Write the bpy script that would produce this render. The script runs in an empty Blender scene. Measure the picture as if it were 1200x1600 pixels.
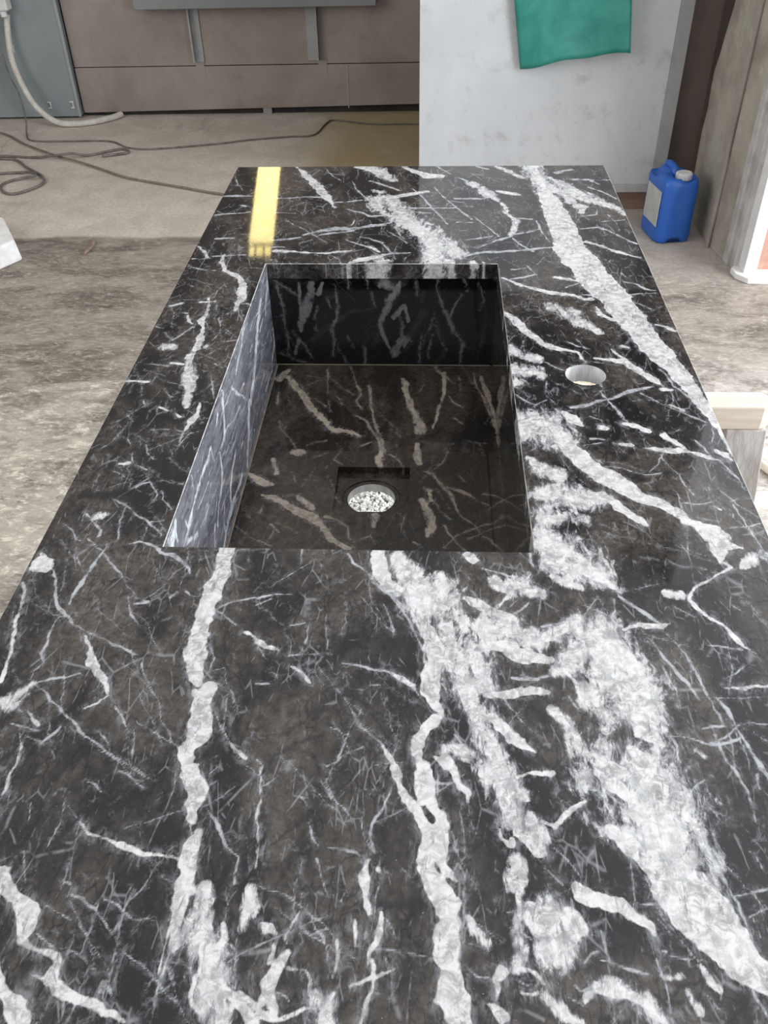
import bpy, bmesh, math, random
import numpy as np
from mathutils import Vector, Matrix

# ------------------------------------------------------------------ camera, world, lights, exposure
S = .52                       # camera height above the stone slab, metres
TOP = .93                     # slab top above the floor
cam_d = bpy.data.cameras.new('camera'); cam = bpy.data.objects.new('camera', cam_d)
bpy.context.scene.collection.objects.link(cam)
cam_d.sensor_fit = 'VERTICAL'; cam_d.sensor_height = 36.0; cam_d.lens = 36.0 * 1363 / 1600
cam_d.clip_start = .01; cam_d.clip_end = 100
_R = ((0.9986998, 0.01437495, -0.04890885), (0.04684484, -0.63720269, 0.76927127), (-0.02010661, -0.77056219, -0.63704759))
# columns of the camera matrix: right, up (= -down), back (= -forward)
cam.matrix_world = Matrix(((_R[0][0], -_R[0][1], -_R[0][2], 0), (_R[1][0], -_R[1][1], -_R[1][2], 0),
                           (_R[2][0], -_R[2][1], -_R[2][2], TOP + S), (0, 0, 0, 1)))
bpy.context.scene.camera = cam
vs = bpy.context.scene.view_settings
vs.view_transform = 'Standard'; vs.look = 'None'; vs.gamma = 1; vs.use_curve_mapping = False
vs.exposure = EXPOSURE = 0.0
world = bpy.data.worlds.new('world'); bpy.context.scene.world = world; world.use_nodes = True
world.node_tree.nodes['Background'].inputs[0].default_value = (.86, .93, 1, 1)
world.node_tree.nodes['Background'].inputs[1].default_value = 1.2

def area(name, loc, target, sx, sy, power, col):
    l = bpy.data.lights.new(name, 'AREA'); l.shape = 'RECTANGLE'; l.size = sx; l.size_y = sy
    l.energy = power; l.color = col
    o = bpy.data.objects.new(name, l); bpy.context.scene.collection.objects.link(o)
    o.location = loc
    o.rotation_euler = (Vector(target) - Vector(loc)).to_track_quat('-Z', 'Y').to_euler()
    return o
area('daylight_right_opening', (3.1, 1.3, 1.75), (0, 1.5, 2.1), 3.4, 2.4, 265, (.93, .96, 1))
area('daylight_left_opening', (-3.4, 1.0, 2.1), (0, 2.6, .5), 3.0, 1.8, 60, (1, .95, .88))
area('daylight_rear_opening', (-.6, -2.7, 2.1), (0, 3, .8), 3.2, 1.8, 12, (1, .98, .95))
YELLOW = 6.5
VEINS = {
'T': '''w-1799 5738 155 -1775 5461 145 -1790 5249 184 -1803 4996 171 -1825 4803 166 -1820 4619 173 -1791 4442 164 -1738 4273 127 -1700 4212 63
w-1610 4174 122 -1630 4033 151 -1629 3878 191 -1613 3766 196 -1651 3619 127 -1631 3462 102 -1576 3346 85 -1540 3216 98
w-1723 4130 47 -1706 4090 46
w-3471 5270 35 -3409 5129 36 -3353 4832 40 -3334 4667 44 -3283 4464 38 -3258 4291 35 -3243 4165 31
w-3459 5445 58 -3403 5501 204 -3326 5476 142
w-3438 5626 40 -3331 5545 57 -3279 5477 36
g-3289 5449 44 -3201 5317 43 -3139 5136 43 -3056 4962 59 -2917 4844 44 -2782 4730 44
w-2734 4661 41 -2681 4549 64 -2600 4397 71 -2500 4293 62 -2422 4170 54 -2384 4069 31
w-2384 4069 38 -2444 3998 32 -2516 3946 17
w-2356 4030 15 -2237 3897 18 -2166 3785 12 -2112 3676 7
g-2782 4730 35 -2647 4664 30 -2500 4577 31 -2350 4536 27 -2247 4473 11
g-3044 5765 17 -2883 5654 46 -2929 5458 56 -2944 5297 66 -2978 5140 54 -2982 5014 24
g-2868 5769 18 -2888 5640 27 -2748 5490 34 -2634 5358 26 -2542 5229 22 -2404 5092 15
g-2498 5778 64 -2373 5667 69 -2270 5641 94 -2143 5547 51 -2075 5453 28 -2038 5373 14
g-2032 5178 40 -1987 5141 19 -1876 5131 10
g-3032 4865 25 -3045 4722 38 -3024 4562 65 -3035 4472 25 -2970 4386 21 -3016 4298 19 -2994 4194 20
g-2642 4288 34 -2736 4243 40 -2861 4219 50 -2971 4153 57
m-2971 4153 55 -3023 4070 106 -3067 3969 132 -3171 3985 46
w-2965 3913 15 -2903 3876 37 -2809 3793 22
g-3175 3995 19 -3052 3930 24 -2974 3893 19
g-3033 3795 14 -2928 3770 24 -2784 3747 9
g-2939 4133 18 -2822 4036 30 -2693 3921 33 -2567 3829 42 -2474 3738 41 -2353 3650 37 -2234 3565 32 -2123 3498 22 -1980 3417 18 -1878 3369 9
g-2797 3673 13 -2728 3656 29 -2679 3695 41 -2627 3771 40
w-2934 3724 14 -2863 3598 37 -2856 3456 30 -2876 3370 24 -2854 3236 31 -2857 3187 32
g-2194 4398 19 -2119 4241 16 -1994 4071 18 -1941 3926 15 -1910 3831 18 -1818 3741 18 -1782 3669 17
g-2363 3760 15 -2308 3707 29 -2248 3636 21
g-2732 4971 7 -2648 4900 14 -2525 4784 14 -2429 4693 10
g-2489 5102 14 -2435 4906 27 -2356 4812 17
g-1731 4998 19 -1633 4904 23 -1528 4812 38
w-1445 4733 37 -1342 4633 46
g-1705 4999 24 -1629 5075 36 -1420 5119 41
g-1712 4555 24 -1644 4469 23 -1643 4339 22 -1688 4233 23
g-1647 4318 17 -1532 4368 13
g-1546 3977 18 -1492 3863 21 -1417 3754 18
w-1417 3754 21 -1354 3665 38 -1245 3562 21
g-1569 4216 18 -1442 4149 22
g-1437 4119 9 -1361 3963 12
g-1462 4078 10 -1436 3772 9
w-1531 3415 17 -1488 3349 42 -1456 3300 44 -1476 3218 47
g-1427 3486 17 -1458 3417 20
g-3191 4293 8 -3074 4160 7
g-2298 3571 16 -2194 3531 15 -2074 3430 14 -2011 3365 15 -1903 3352 13
g-2432 5029 26 -2313 5057 52
g-2144 5112 37 -2108 5189 23
g-3052 5428 9 -3143 5648 9
w-422 5743 133 -417 5659 132 -398 5469 152 -319 5339 146 -224 5239 107
m-258 5691 126 -140 5476 257 -63 5243 321 11 5046 353
w-99 5242 209 -24 5045 215 -22 4854 158 48 4695 157 74 4497 132 50 4327 130 51 4205 145 83 4086 82 130 3991 41
m99 5429 117 188 5174 170 238 5004 110
m135 5300 253 151 5001 245
m184 4813 209 231 4545 222 278 4376 217 305 4172 214 378 3980 195 418 3831 159 458 3706 143 512 3585 186 548 3451 193 567 3288 173
w262 4396 86 300 4294 134 322 4193 132 365 4056 98 421 3887 48
w130 3981 44 68 3932 86 -1 3855 97 -52 3725 99 -58 3601 104 -26 3499 112 4 3399 110 27 3270 100
w69 3605 26 143 3590 102 201 3523 93 236 3424 52 256 3358 30
w330 5178 47 399 5130 115 518 5036 94 705 4969 71
w352 5706 96 416 5639 96
g485 5519 26 611 5468 37 736 5432 37
m587 5363 118 723 5239 140
w723 5239 40 591 5086 40
m289 4910 137 458 4821 279 699 4874 227
m382 4594 273 409 4422 200 435 4257 164
w396 4507 100 408 4380 82
w485 4663 111 686 4669 134
w480 4178 50 653 4173 60
w486 3983 71 558 3891 122 629 3801 103
g-695 5708 20 -628 5571 34 -509 5466 43 -428 5336 53 -276 5187 62 -182 5016 37 -125 4851 36 -36 4626 28 0 4452 20
g-525 5155 12 -447 5034 23 -387 4915 11
g-343 5085 22 -283 4918 28 -252 4778 14
w-1342 4633 67 -1265 4579 60 -1157 4538 29
g-1335 4588 17 -1255 4458 13
g-1068 4496 31 -934 4507 26 -820 4532 13
g-952 4805 14 -931 4622 10 -876 4362 10
g-626 4423 21 -526 4411 38 -408 4376 37 -293 4369 41 -210 4320 49 -111 4261 46 -45 4162 26
w-293 4369 31 -160 4290 47 -86 4241 27
w-1035 4379 28 -931 4340 56 -847 4249 28
g-519 3990 13 -472 3877 26 -373 3769 33 -292 3681 40
w-292 3681 39 -243 3577 42 -194 3459 60 -147 3361 74 -101 3266 73
g-260 3988 13 -222 3811 11 -158 3704 9
g-669 3512 13 -544 3620 9 -428 3677 14
g-1166 3538 24 -1114 3497 29 -1126 3428 24 -1102 3280 20
g-1091 3346 10 -996 3399 14
g-701 3392 15 -616 3264 20
g-1076 4825 47 -966 4851 38
g-1418 5106 56 -1282 5160 31 -1121 5177 20
g-1406 5032 20 -1293 5109 15
g-670 3833 14 -535 3782 21
g-1275 4215 41 -1177 4218 16
g55 3409 17 214 3406 20
g-415 4221 28 -328 4244 28
m174 3697 106 322 3648 106
g205 3824 17 279 3718 25
k-1383 4887 49 -1215 4940 59 -1078 5115 45 -984 5244 48 -847 5326 39 -731 5461 33
k-1142 3394 66 -1020 3569 69 -886 3698 54 -739 3757 46
k-810 4951 18 -805 4716 24 -743 4605 17
m1102 5837 311 1236 5701 429 1349 5567 327 1494 5439 225 1602 5326 98
w1134 5782 156 1301 5620 204
w1429 5490 126 1586 5338 74
m737 5445 42 784 5342 224 868 5268 125 989 5233 102
m1064 5454 51 1182 5379 103 1316 5305 64
g1337 5474 19 1349 5357 23
w681 4602 132 842 4542 131 970 4513 87
m696 4828 207 795 4785 183 941 4721 198 1104 4839 139 1252 4937 141
w1238 4960 91 1158 4864 97 977 4745 119
m1277 4867 202 1397 4757 418 1470 4582 512 1572 4415 419 1537 4210 451 1573 4055 376 1610 3925 254
w1332 4777 227 1427 4624 287 1521 4497 268 1558 4332 255 1562 4171 239 1554 4036 240 1576 3905 191 1646 3798 92 1697 3755 19
m1245 4619 259 1130 4486 207 1040 4399 104
m1212 4240 116 1306 4124 218 1370 3936 102
w1615 4038 30 1714 3993 40 1769 3930 19
m1434 3773 140 1501 3652 405 1549 3518 387 1511 3385 536 1527 3321 615
w1455 3721 71 1525 3619 189 1500 3483 156 1570 3403 206
w1266 3645 52 1338 3544 137
m954 4036 73 1034 3925 103 1077 3780 138 1170 3694 159 1256 3576 141 1243 3392 157
w939 4192 51 846 4209 60 654 4183 79
g665 4346 42 760 4328 52 870 4311 61 954 4344 39
w991 4397 50 1074 4421 42 1127 4319 46 1152 4269 28
g1092 4157 17 1127 4061 34
w630 3820 86 685 3749 70 784 3672 25
w649 3454 24 739 3491 41 885 3504 58
m597 3321 96 668 3324 96
w2589 5902 167 2571 5789 109 2549 5679 76 2608 5613 28 2516 5531 24 2366 5423 29 2262 5356 26 2195 5253 30 2173 5191 35 2218 5082 41 2298 4989 48 2383 4922 51 2424 4820 43 2478 4710 45 2566 4614 23
w2660 5889 48 2779 5850 30
g2608 5613 22 2710 5523 22
m2739 5630 63 2870 5714 108 2978 5772 89
g2466 4665 58 2420 4675 23 2324 4683 27 2211 4691 23
g1606 5237 39 1712 5141 60 1812 5023 57 1892 4908 67
w1579 4853 42 1705 4903 80 1888 4885 58 1960 4910 21
g1563 5186 29 1561 5064 37 1505 4979 24 1534 4886 27
g1903 4794 26 1980 4684 26 2027 4598 23 2047 4471 29 2074 4307 35 2099 4149 34 2118 4034 31 2130 3960 17
g1790 4723 24 1859 4572 39 1933 4384 47 2002 4264 46 2034 4166 18
g2145 4180 26 2188 4075 43 2221 3907 49 2262 3783 48 2297 3644 50 2317 3560 43 2331 3511 37
g2049 3939 13 2064 3812 29 2082 3706 29 2089 3620 34 2130 3554 37 2146 3455 34 2158 3343 30
g1715 3846 25 1835 3849 22 1919 3825 27 2010 3774 33 2119 3796 33 2217 3835 19
g2013 3783 18 2134 3859 24 2246 3945 18 2314 3975 18 2465 3980 26
g1985 3918 14 2062 3930 29 2168 3933 25 2246 3945 18
w2224 4281 20 2287 4283 29 2379 4276 48 2466 4309 37 2563 4322 35
g2263 4374 10 2450 4483 14
g2264 3525 21 2248 3442 17
g1799 3894 19 1903 3753 22
m1909 3718 75 1945 3684 75
g2021 5125 15 2165 4998 24
g2246 5865 18 2444 5758 23
g706 4981 40 819 5093 31 849 5142 19
g1325 5106 15 1468 5014 19 1552 4898 17
g921 4869 32 1024 4884 36 1112 4909 36
k2254 5564 72 2430 5622 78 2533 5598 56
k1988 5400 47 1897 5295 37
k2178 4351 65 2306 4234 85
m1998 5273 78 2134 5252 77
w-2645 2652 128 -2573 2571 114 -2476 2494 112 -2394 2418 126 -2366 2341 106 -2376 2265 47 -2312 2230 33 -2215 2209 39 -2114 2177 43 -2083 2142 45 -2094 2082 45 -2097 2035 59
w-2218 2077 10 -2111 2023 31 -2035 1980 62 -1939 1950 57 -1832 1921 51 -1760 1885 46 -1684 1871 41 -1577 1832 30
g-2301 2306 17 -2232 2258 27 -2170 2230 27
w-2444 2140 34 -2394 2047 66 -2339 1968 102 -2248 1893 101 -2180 1808 102
g-2118 2225 14 -2022 2205 15 -1944 2159 21 -1876 2102 13
g-2863 3203 35 -2844 3270 25 -2875 3387 21
k-2135 3132 43 -2232 3073 69 -2312 3009 78 -2397 2922 76 -2449 2831 58 -2478 2757 32
w-2265 3018 21 -2164 2945 26 -2073 2926 33 -1947 2878 41 -1858 2859 49 -1766 2826 36 -1653 2816 28 -1537 2791 22
g-2384 3139 5 -2296 3048 15
w-1587 3464 87 -1558 3363 100 -1529 3265 129 -1523 3169 102 -1520 3090 72
w-1459 2970 61 -1488 2880 116 -1486 2779 122 -1461 2695 126 -1452 2599 130 -1471 2504 97
w-1477 2504 40 -1479 2426 24 -1487 2299 21 -1495 2176 18 -1500 2093 10
w-1437 2532 54 -1447 2401 53 -1456 2275 26 -1458 2178 18 -1482 2071 13
g-1429 2215 13 -1456 2118 13 -1430 2061 14
g-1563 3089 13 -1497 2984 13
g-1520 3090 14 -1507 2968 14
w-1506 3365 56 -1471 3300 44 -1494 3170 46
m-1336 2617 75 -1294 2537 104 -1311 2432 134 -1323 2305 185 -1257 2234 171 -1193 2164 175 -1174 2071 226 -1144 1981 175 -1107 1851 92
w-1375 2430 26 -1376 2315 60 -1302 2269 104 -1270 2357 81
w-1227 2211 115 -1232 2115 91 -1138 2072 77 -1064 2007 76 -992 1942 65 -919 1858 54
w-1173 2386 38 -1147 2287 39 -1202 2212 80
w-1068 2029 33 -994 2021 33 -911 1957 43
w-1286 2078 37 -1288 1975 29 -1228 1922 26
w-1171 1935 68 -1130 1850 56
m-1059 2627 52 -1037 2494 79 -1053 2365 52
g-1427 3156 14 -1352 3035 33 -1276 2932 39 -1208 2861 33 -1159 2819 16 -1160 2748 16 -1149 2651 16
g-1570 2173 9 -1492 2164 9 -1400 2144 20 -1321 2124 20
g-2146 2546 12 -2058 2523 30 -1990 2472 23 -1914 2397 11 -1824 2311 13 -1749 2227 15 -1687 2187 18 -1613 2148 15 -1549 2091 13 -1488 2047 17 -1423 1981 17 -1353 1939 15
g-1936 2514 14 -1829 2465 16 -1733 2403 24 -1670 2408 21 -1597 2406 23
g-1814 2599 8 -1797 2492 13 -1794 2388 14 -1811 2311 8
g-2316 3338 12 -2247 3307 22 -2183 3243 16
g-2114 3412 21 -1996 3365 21 -1890 3302 14
g-2004 3450 18 -1848 3370 9
g-2546 2828 21 -2512 2727 26 -2466 2603 18
g-1785 2899 6 -1784 2739 8
g-2291 2461 6 -2095 2390 7
g-1921 2208 19 -1886 2137 14
g-1740 1980 13 -1809 2046 33 -1816 1989 26
g-1783 2214 7 -1786 2094 6 -1791 1945 8
g-1491 2059 10 -1477 1858 10
g-1528 2057 8 -1550 1999 8
g-2240 2625 7 -2177 2600 12
k-2062 2889 29 -2069 3056 24
k-2000 2966 16 -1800 3065 13
k-1723 2713 39 -1867 2597 30
k-2458 2176 41 -2391 2203 41
w-210 3510 60 -162 3394 67 -101 3282 74 -42 3173 87 15 3052 98 24 2934 82 18 2833 121 59 2736 122 124 2657 148 176 2565 163 174 2462 164 161 2361 175 166 2264 173 183 2182 134 182 2089 168 193 2011 203 215 1903 176
w-19 3516 121 26 3400 110 27 3302 101 70 3192 73 126 3132 99 112 3025 96 125 2908 82 165 2796 68 204 2728 82
w172 3522 40 215 3473 62 243 3391 46 299 3344 46 304 3279 21
g55 3409 23 200 3398 26
m465 3532 161 533 3434 186 581 3289 144 571 3132 138
w533 3434 75 567 3288 72 573 3163 84
w498 3069 21 508 2995 43 560 2953 60
m547 2754 79 549 2686 66
g-206 3409 15 -230 3293 29 -269 3196 29 -313 3101 26 -327 2980 28 -308 2878 19
g-400 3145 11 -377 3008 17 -322 2892 19
w-346 2834 41 -359 2735 53 -334 2640 59 -315 2547 58 -305 2495 32
w-275 2773 49 -263 2759 48
g-605 2926 12 -528 2914 17 -459 2902 20 -401 2860 19 -385 2818 13
w-235 2498 26 -236 2396 38 -264 2320 31 -304 2258 31 -306 2198 15
w-393 2466 23 -394 2390 33 -393 2291 25 -356 2298 17
g-208 2473 10 -167 2399 10 -144 2313 10
w-389 2078 16 -325 2104 26 -253 2124 29 -194 2155 21 -134 2181 9
w-277 2223 25 -269 2152 37 -265 2118 30 -273 2049 36 -304 1970 36 -304 1882 29
w-496 2324 15 -485 2239 25 -485 2132 15
w-742 2479 13 -777 2401 29 -793 2325 25 -775 2289 17
w-764 2252 52 -809 2167 76 -834 2084 75 -848 2015 50 -887 1958 37
w-855 2273 38 -855 2189 37
w-819 2108 61 -814 1994 48 -802 1906 35
w-747 2169 23 -648 2164 23 -615 2116 36 -610 2024 30
m-585 2037 35 -541 1960 141 -544 1873 153
w-599 1947 34 -690 1911 34 -779 1874 32 -880 1914 42
g-791 2040 15 -740 2019 16 -723 1986 9
w-477 2041 24 -517 1961 30
w-956 2394 24 -901 2371 60 -847 2348 24
g-664 2469 6 -641 2381 20 -591 2333 24 -573 2272 10 -514 2178 12
g-817 3257 9 -765 3179 11
g-752 3071 11 -728 2981 19 -665 2909 11
g-671 2836 13 -619 2725 18 -588 2617 10
g-672 3393 9 -619 3296 20 -585 3233 23 -539 3203 15 -476 3127 18 -413 3129 9
g-739 2666 8 -745 2505 10
g-453 2649 5 -492 2567 11
w-1134 3479 21 -1110 3329 20 -1085 3216 29 -1084 3121 20 -1065 2999 19 -1035 2896 27 -1030 2824 22 -1037 2738 14
m277 2504 26 337 2417 52 396 2333 77
g264 2517 8 364 2444 10 472 2360 8
g269 2197 15 328 2152 21 412 2144 23
w487 2193 69 447 2134 47 441 2021 35
w393 1997 35 484 1957 69
g-102 2786 7 -47 2718 11
g-210 2249 10 -182 2179 15
g-325 2393 15 -325 2343 13
g307 3108 12 346 3034 12
k-172 2883 29 -77 2886 23 -11 2976 22
k-276 2549 66 -173 2552 66 -18 2585 79
k-893 2579 25 -807 2529 25
m1486 3566 643 1540 3468 551 1593 3371 313
w1526 3467 193 1572 3339 95
w1291 3426 118 1386 3316 100 1456 3240 66
m1244 3491 125 1272 3393 108
m1240 3095 144 1339 3039 175 1429 2940 140
m1550 3151 305 1583 3048 345 1616 2947 365 1605 2834 342 1595 2724 362
w1199 3094 79 1294 3008 86 1370 2910 92 1434 2827 121 1497 2747 192 1552 2642 219 1634 2555 290 1701 2469 257 1766 2385 225 1818 2303 194 1871 2235 178 1951 2181 120
w1698 2728 179 1763 2624 175 1813 2523 143 1862 2425 113 1921 2331 84 1977 2274 84
w1503 2844 123 1452 2719 109
g1780 3330 22 1811 3221 21 1807 3085 28 1819 2969 32 1851 2829 28 1869 2694 28 1908 2552 19 1944 2368 13
g1843 3364 10 1891 3271 16 1948 3165 8
g1814 3176 10 1873 3080 13
g1840 2998 12 1901 2872 22 1949 2805 12 2001 2712 12 2037 2570 8
g2082 2964 12 2111 2880 15
g2109 3587 27 2141 3488 36 2167 3375 27 2150 3187 14
g2269 3542 22 2244 3426 16
g2297 3593 36 2336 3527 25
g1942 2541 9 2071 2603 9
g1875 2668 10 1997 2699 17 2111 2743 12
w592 3242 88 625 3119 147 686 3016 132 732 2915 86
m722 3122 90 782 3019 74
w641 3339 65 694 3293 64
w575 2982 45 588 2968 30
w650 3463 32 739 3491 41 870 3495 67
g1006 3550 19 1039 3467 13
g951 3448 21 1031 3401 30 1158 3389 23
g885 3364 19 930 3253 21 975 3162 15
w791 3125 31 871 3097 44 919 3160 40 998 3240 41 1069 3306 28
m673 2532 146 772 2510 218 784 2385 260 693 2332 147 774 2287 102
w663 2570 92 690 2443 107 792 2460 144 900 2527 128 943 2465 119 831 2362 104 692 2320 70
w777 2311 49 769 2239 48
w935 2713 57 991 2648 128 1091 2625 125 1187 2590 112 1267 2541 84 1334 2493 56 1382 2419 14
g842 2948 18 913 2865 21 991 2742 9
g761 2803 20 858 2724 36
k854 2683 20 922 2606 20 1000 2518 19
g1052 2444 15 1066 2322 15 1098 2217 8
m592 2839 82 611 2729 52 587 2581 38 564 2426 76 592 2304 74 549 2219 70
w548 2207 36 645 2199 37 688 2143 38
w563 2081 28 647 2090 28
g556 2138 16 639 2130 16
g878 2139 18 910 2106 22 987 2155 11
m914 2050 21 971 2120 53 1042 2123 94 1132 2092 97 1219 2051 100 1298 1978 99 1338 1947 74
w996 2132 48 1076 2113 72 1175 2072 62 1258 2009 50 1317 1957 37
g1028 2273 17 1111 2264 20 1179 2232 27 1283 2212 30
m1363 2192 46 1458 2196 46
g940 2246 7 1023 2320 16
w1393 2347 28 1410 2344 28
m681 2075 61 747 2022 73 811 1970 59 887 1930 47
g824 2080 17 900 2028 17
m1592 2259 34 1644 2180 53 1666 2124 39
g1516 2412 11 1581 2318 14 1613 2248 19
g1835 2188 16 1861 2110 26 1891 2012 15
g1537 2340 12 1519 2256 7
m1487 2106 32 1535 2009 38
g1587 2088 10 1639 2013 8
g1404 2533 8 1462 2447 11
g1294 2620 10 1422 2625 26
k669 2636 53 812 2655 53
m1036 7928 248 1169 7889 371 1346 7851 330
m970 7644 356 1215 7648 476 1379 7534 329
w979 7764 105 1120 7848 123 1316 7770 131 1415 7458 210 1479 7271 243 1563 7091 260 1670 6952 245 1758 6850 248 1881 6717 242 1980 6587 187 2105 6509 129 2229 6432 125 2308 6340 142 2379 6219 128 2458 6146 117 2548 6045 237 2638 5989 147 2656 5946 50
w1450 7977 73 1531 7895 154 1607 7775 64
w2582 5873 144 2554 5761 108 2543 5679 55
w2638 5875 116 2692 5870 77 2775 5836 30
w2543 5679 45 2627 5613 26 2537 5545 25 2453 5490 21
m1019 7152 81 1110 6975 179 1246 6874 195
m1033 6567 191 1218 6604 298 1412 6543 260 1560 6449 194 1669 6516 189
m1053 6343 199 1137 6191 214 1300 6256 185 1429 6198 122
w1299 6605 161 1469 6511 163 1658 6580 133 1759 6454 140 1886 6269 99 2019 6151 41
m1023 6009 140 1183 5896 341 1295 5730 362 1404 5569 315 1498 5465 247
w1069 5894 157 1205 5755 203 1319 5621 177 1466 5491 153
w2177 7358 38 2343 7332 76 2534 7328 107 2671 7275 61 2802 7205 53 2920 7171 38
w2471 7650 21 2459 7592 84 2522 7478 66 2606 7366 54 2671 7275 33
w2903 7316 53 2984 7263 88 3035 7173 51
w1973 7418 46 2078 7401 62
g1673 7520 63 1833 7496 39
g1880 7447 31 1931 7429 39
g2920 7171 27 2963 7012 27 3010 6875 31 3026 6708 31 3057 6676 26
w2079 7803 57 2224 7745 80 2309 7667 67
g1904 8459 23 1966 8240 42 2064 7987 42 2127 7824 36
g2210 7666 20 2249 7397 20
g1533 8104 56 1699 8149 96 1850 8238 75 2022 8306 74 2180 8418 82 2355 8488 79 2509 8558 55
w2618 8164 41 2733 8060 56
g2340 8399 32 2493 8226 32 2646 8079 32 2818 7937 48 2929 7837 55
w2893 8701 178 2921 8609 161 2954 8341 170 2997 8127 195 3027 7879 146 3057 7641 101 3064 7412 58 3049 7228 22
w1835 7738 97 1866 7719 78
g1718 7940 32 1842 7859 28 1869 7739 26
g2725 7520 25 2799 7370 40 2815 7260 20
g2833 7755 18 2826 7676 26 2919 7797 15
g1745 7041 29 1925 6992 29 2118 6909 28 2286 6929 20
g2328 7250 21 2390 7036 21 2444 6898 25 2456 6763 35 2521 6599 27
g2356 7288 12 2282 7069 17 2169 6962 15
g2377 6483 19 2532 6471 25 2697 6506 24
g2772 6736 17 2840 6606 22 2898 6447 29 3042 6265 24
g2836 6509 24 2907 6559 23 3048 6568 25
g2847 6478 19 2877 6292 24 2913 6142 33 2941 5967 23 2975 5827 18
g2738 6123 34 2875 6141 28 3040 6190 22
w2662 6442 31 2716 6381 42
g2354 6661 17 2360 6404 17
g1601 7385 21 1804 7446 28
g1620 7200 33 1750 7077 33
m2746 5657 61 2860 5741 84 2949 5798 86
k1874 7061 29 2057 7282 63 2163 7396 52
k2102 6823 36 2279 6895 28 2473 7038 27 2672 7184 27
k1698 7463 45 1876 7353 52
g971 5639 14 1066 5480 31
k2387 5594 74 2503 5624 75
w2164 11991 497 2227 11459 501 2308 11107 522 2426 10771 469 2478 10450 459 2548 10142 426 2608 9806 360 2664 9486 352 2752 9255 355 2811 8996 259 2867 8747 231 2922 8507 204
w977 10350 86 1085 10131 135 1168 9897 122 1271 9712 100 1372 9532 93 1494 9415 110 1640 9358 96 1750 9321 60 1847 9058 39
w995 11378 65 1138 11227 66 1280 11103 69 1422 11005 91 1644 10886 118 1810 10863 95 1967 10769 72
g1078 11302 36 1441 11483 64
w1719 11406 50 1885 11330 69 2027 11255 48
g1832 11056 38 2067 11230 46
g1976 10840 56 2273 10865 66
w2043 10713 73 2117 10723 73
g2610 10876 47 2992 10906 47
m1588 10535 175 1703 10266 201
m1804 10445 145 1878 10051 166 1986 9967 138 2081 9801 77
w1819 10400 121 1875 10356 121
w1863 10094 105 2000 9925 69
w2138 10493 51 2188 10270 77 2315 10119 58
g1665 9574 35 1785 9457 58 1892 9399 38
g1790 9656 20 1859 9438 20
w2309 9462 55 2388 9424 54
w1955 9171 53 2139 9154 95 2279 9100 119 2365 8954 115 2464 8795 102 2549 8673 105 2636 8571 61
w2196 9403 31 2260 9212 47 2328 9064 54
w2622 8503 87 2705 8477 55
g2650 8922 35 2717 8710 49 2770 8539 49 2850 8340 50
g2630 11257 50 2789 11183 64 2890 11036 71 3007 10988 59
g2693 10633 31 2844 10452 31
g2628 11511 20 2690 11358 20
w2822 10016 49 2943 9933 79 3014 9851 44
m962 9468 67 993 9351 150 1045 9274 143
m961 8865 288 1182 8867 214 1282 8761 150
m981 8617 174 1035 8618 173
m1115 9199 113 1244 9163 150
g1349 9089 31 1467 8962 39 1569 8890 34
w961 8865 109 1180 8849 90
g1127 9352 28 1244 9163 22
g947 8378 26 1043 8247 28 1175 8152 32 1306 8251 26
g1345 8657 14 1301 8383 15 1401 8156 18
g1918 8392 31 1989 8165 35 2057 7945 31 2109 7854 25
g1887 8805 17 1950 8494 17
w1803 16060 231 1795 15638 150 1855 15074 150 1873 14691 239 1935 14251 350 1962 13763 391 2013 13300 430 2029 12800 448 2022 12328 495 2112 11936 549
m1803 16060 358 1816 15555 343 1902 14996 358
m1986 14765 409 2208 14613 405
m2160 15149 243 2313 14838 239 2461 14537 251 2614 14317 279 2748 14173 176 2944 13962 146 3026 13689 76
m2261 14392 160 2257 14248 159
w2398 14035 279 2474 14035 126 2363 13761 116
w2021 15390 74 2250 14992 82 2513 14536 80
g2183 15632 203 2451 15795 136
g2367 15305 64 2692 15301 107 2822 15063 63
g2641 14911 89 2826 14719 78 3011 14386 70
g2416 15265 64 3065 15257 63
g2282 13108 59 2531 13170 89 2720 12982 69 2871 12738 73 3023 12530 75
w2314 12619 61 2499 12443 60 2681 12270 71 2822 12157 73 2984 12046 63
g2778 13691 27 2836 13426 30 2849 13044 21
g2636 13394 50 2988 13458 50
g2346 13626 63 2604 13692 57 2657 13895 21
g1632 13432 40 1677 13111 45 1738 12740 34
g1224 12864 52 1425 12986 54 1677 13111 44
g1240 12742 35 1341 12503 45 1485 12271 55
g1185 12271 65 1469 12357 55 1753 12415 67
m1335 13434 101 1293 13176 63 1240 12925 50
g1354 11772 30 1461 11457 29
k1949 15802 120 1966 15390 118
k2165 14466 85 2187 13967 83
m-701 14419 257 -582 14058 286 -440 13643 398 -281 13311 455 -127 12992 431 -4 12684 441 139 12446 490 302 12215 336 393 12158 251
m69 12215 302 70 11880 319
w-640 14200 129 -495 13779 131 -227 13118 158 21 12446 158 47 11934 138
m-1081 15932 258 -897 15675 296 -656 15302 142
w-481 15966 90 -275 15708 138 -76 15498 219 119 15496 213
g-1043 15267 94 -782 15026 93 -528 14791 80
w-755 14419 110 -520 14528 138 -309 14638 142 -56 14711 117
g-341 14866 51 -174 14562 58 -38 14124 60 117 13707 60 266 13308 33
g51 14939 28 198 14484 43 351 14121 52 499 13773 61 643 13503 55
g672 13636 36 809 13306 57 921 13051 50 1029 12803 35
g-347 13986 98 -11 13983 70 375 13980 70
g-317 13812 82 -10 13776 81
g381 14409 102 801 14391 101 988 14477 80
m666 15167 142 845 14853 173 965 14551 208 1086 14330 111
w872 14853 56 992 14551 63 1108 14258 46
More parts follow.
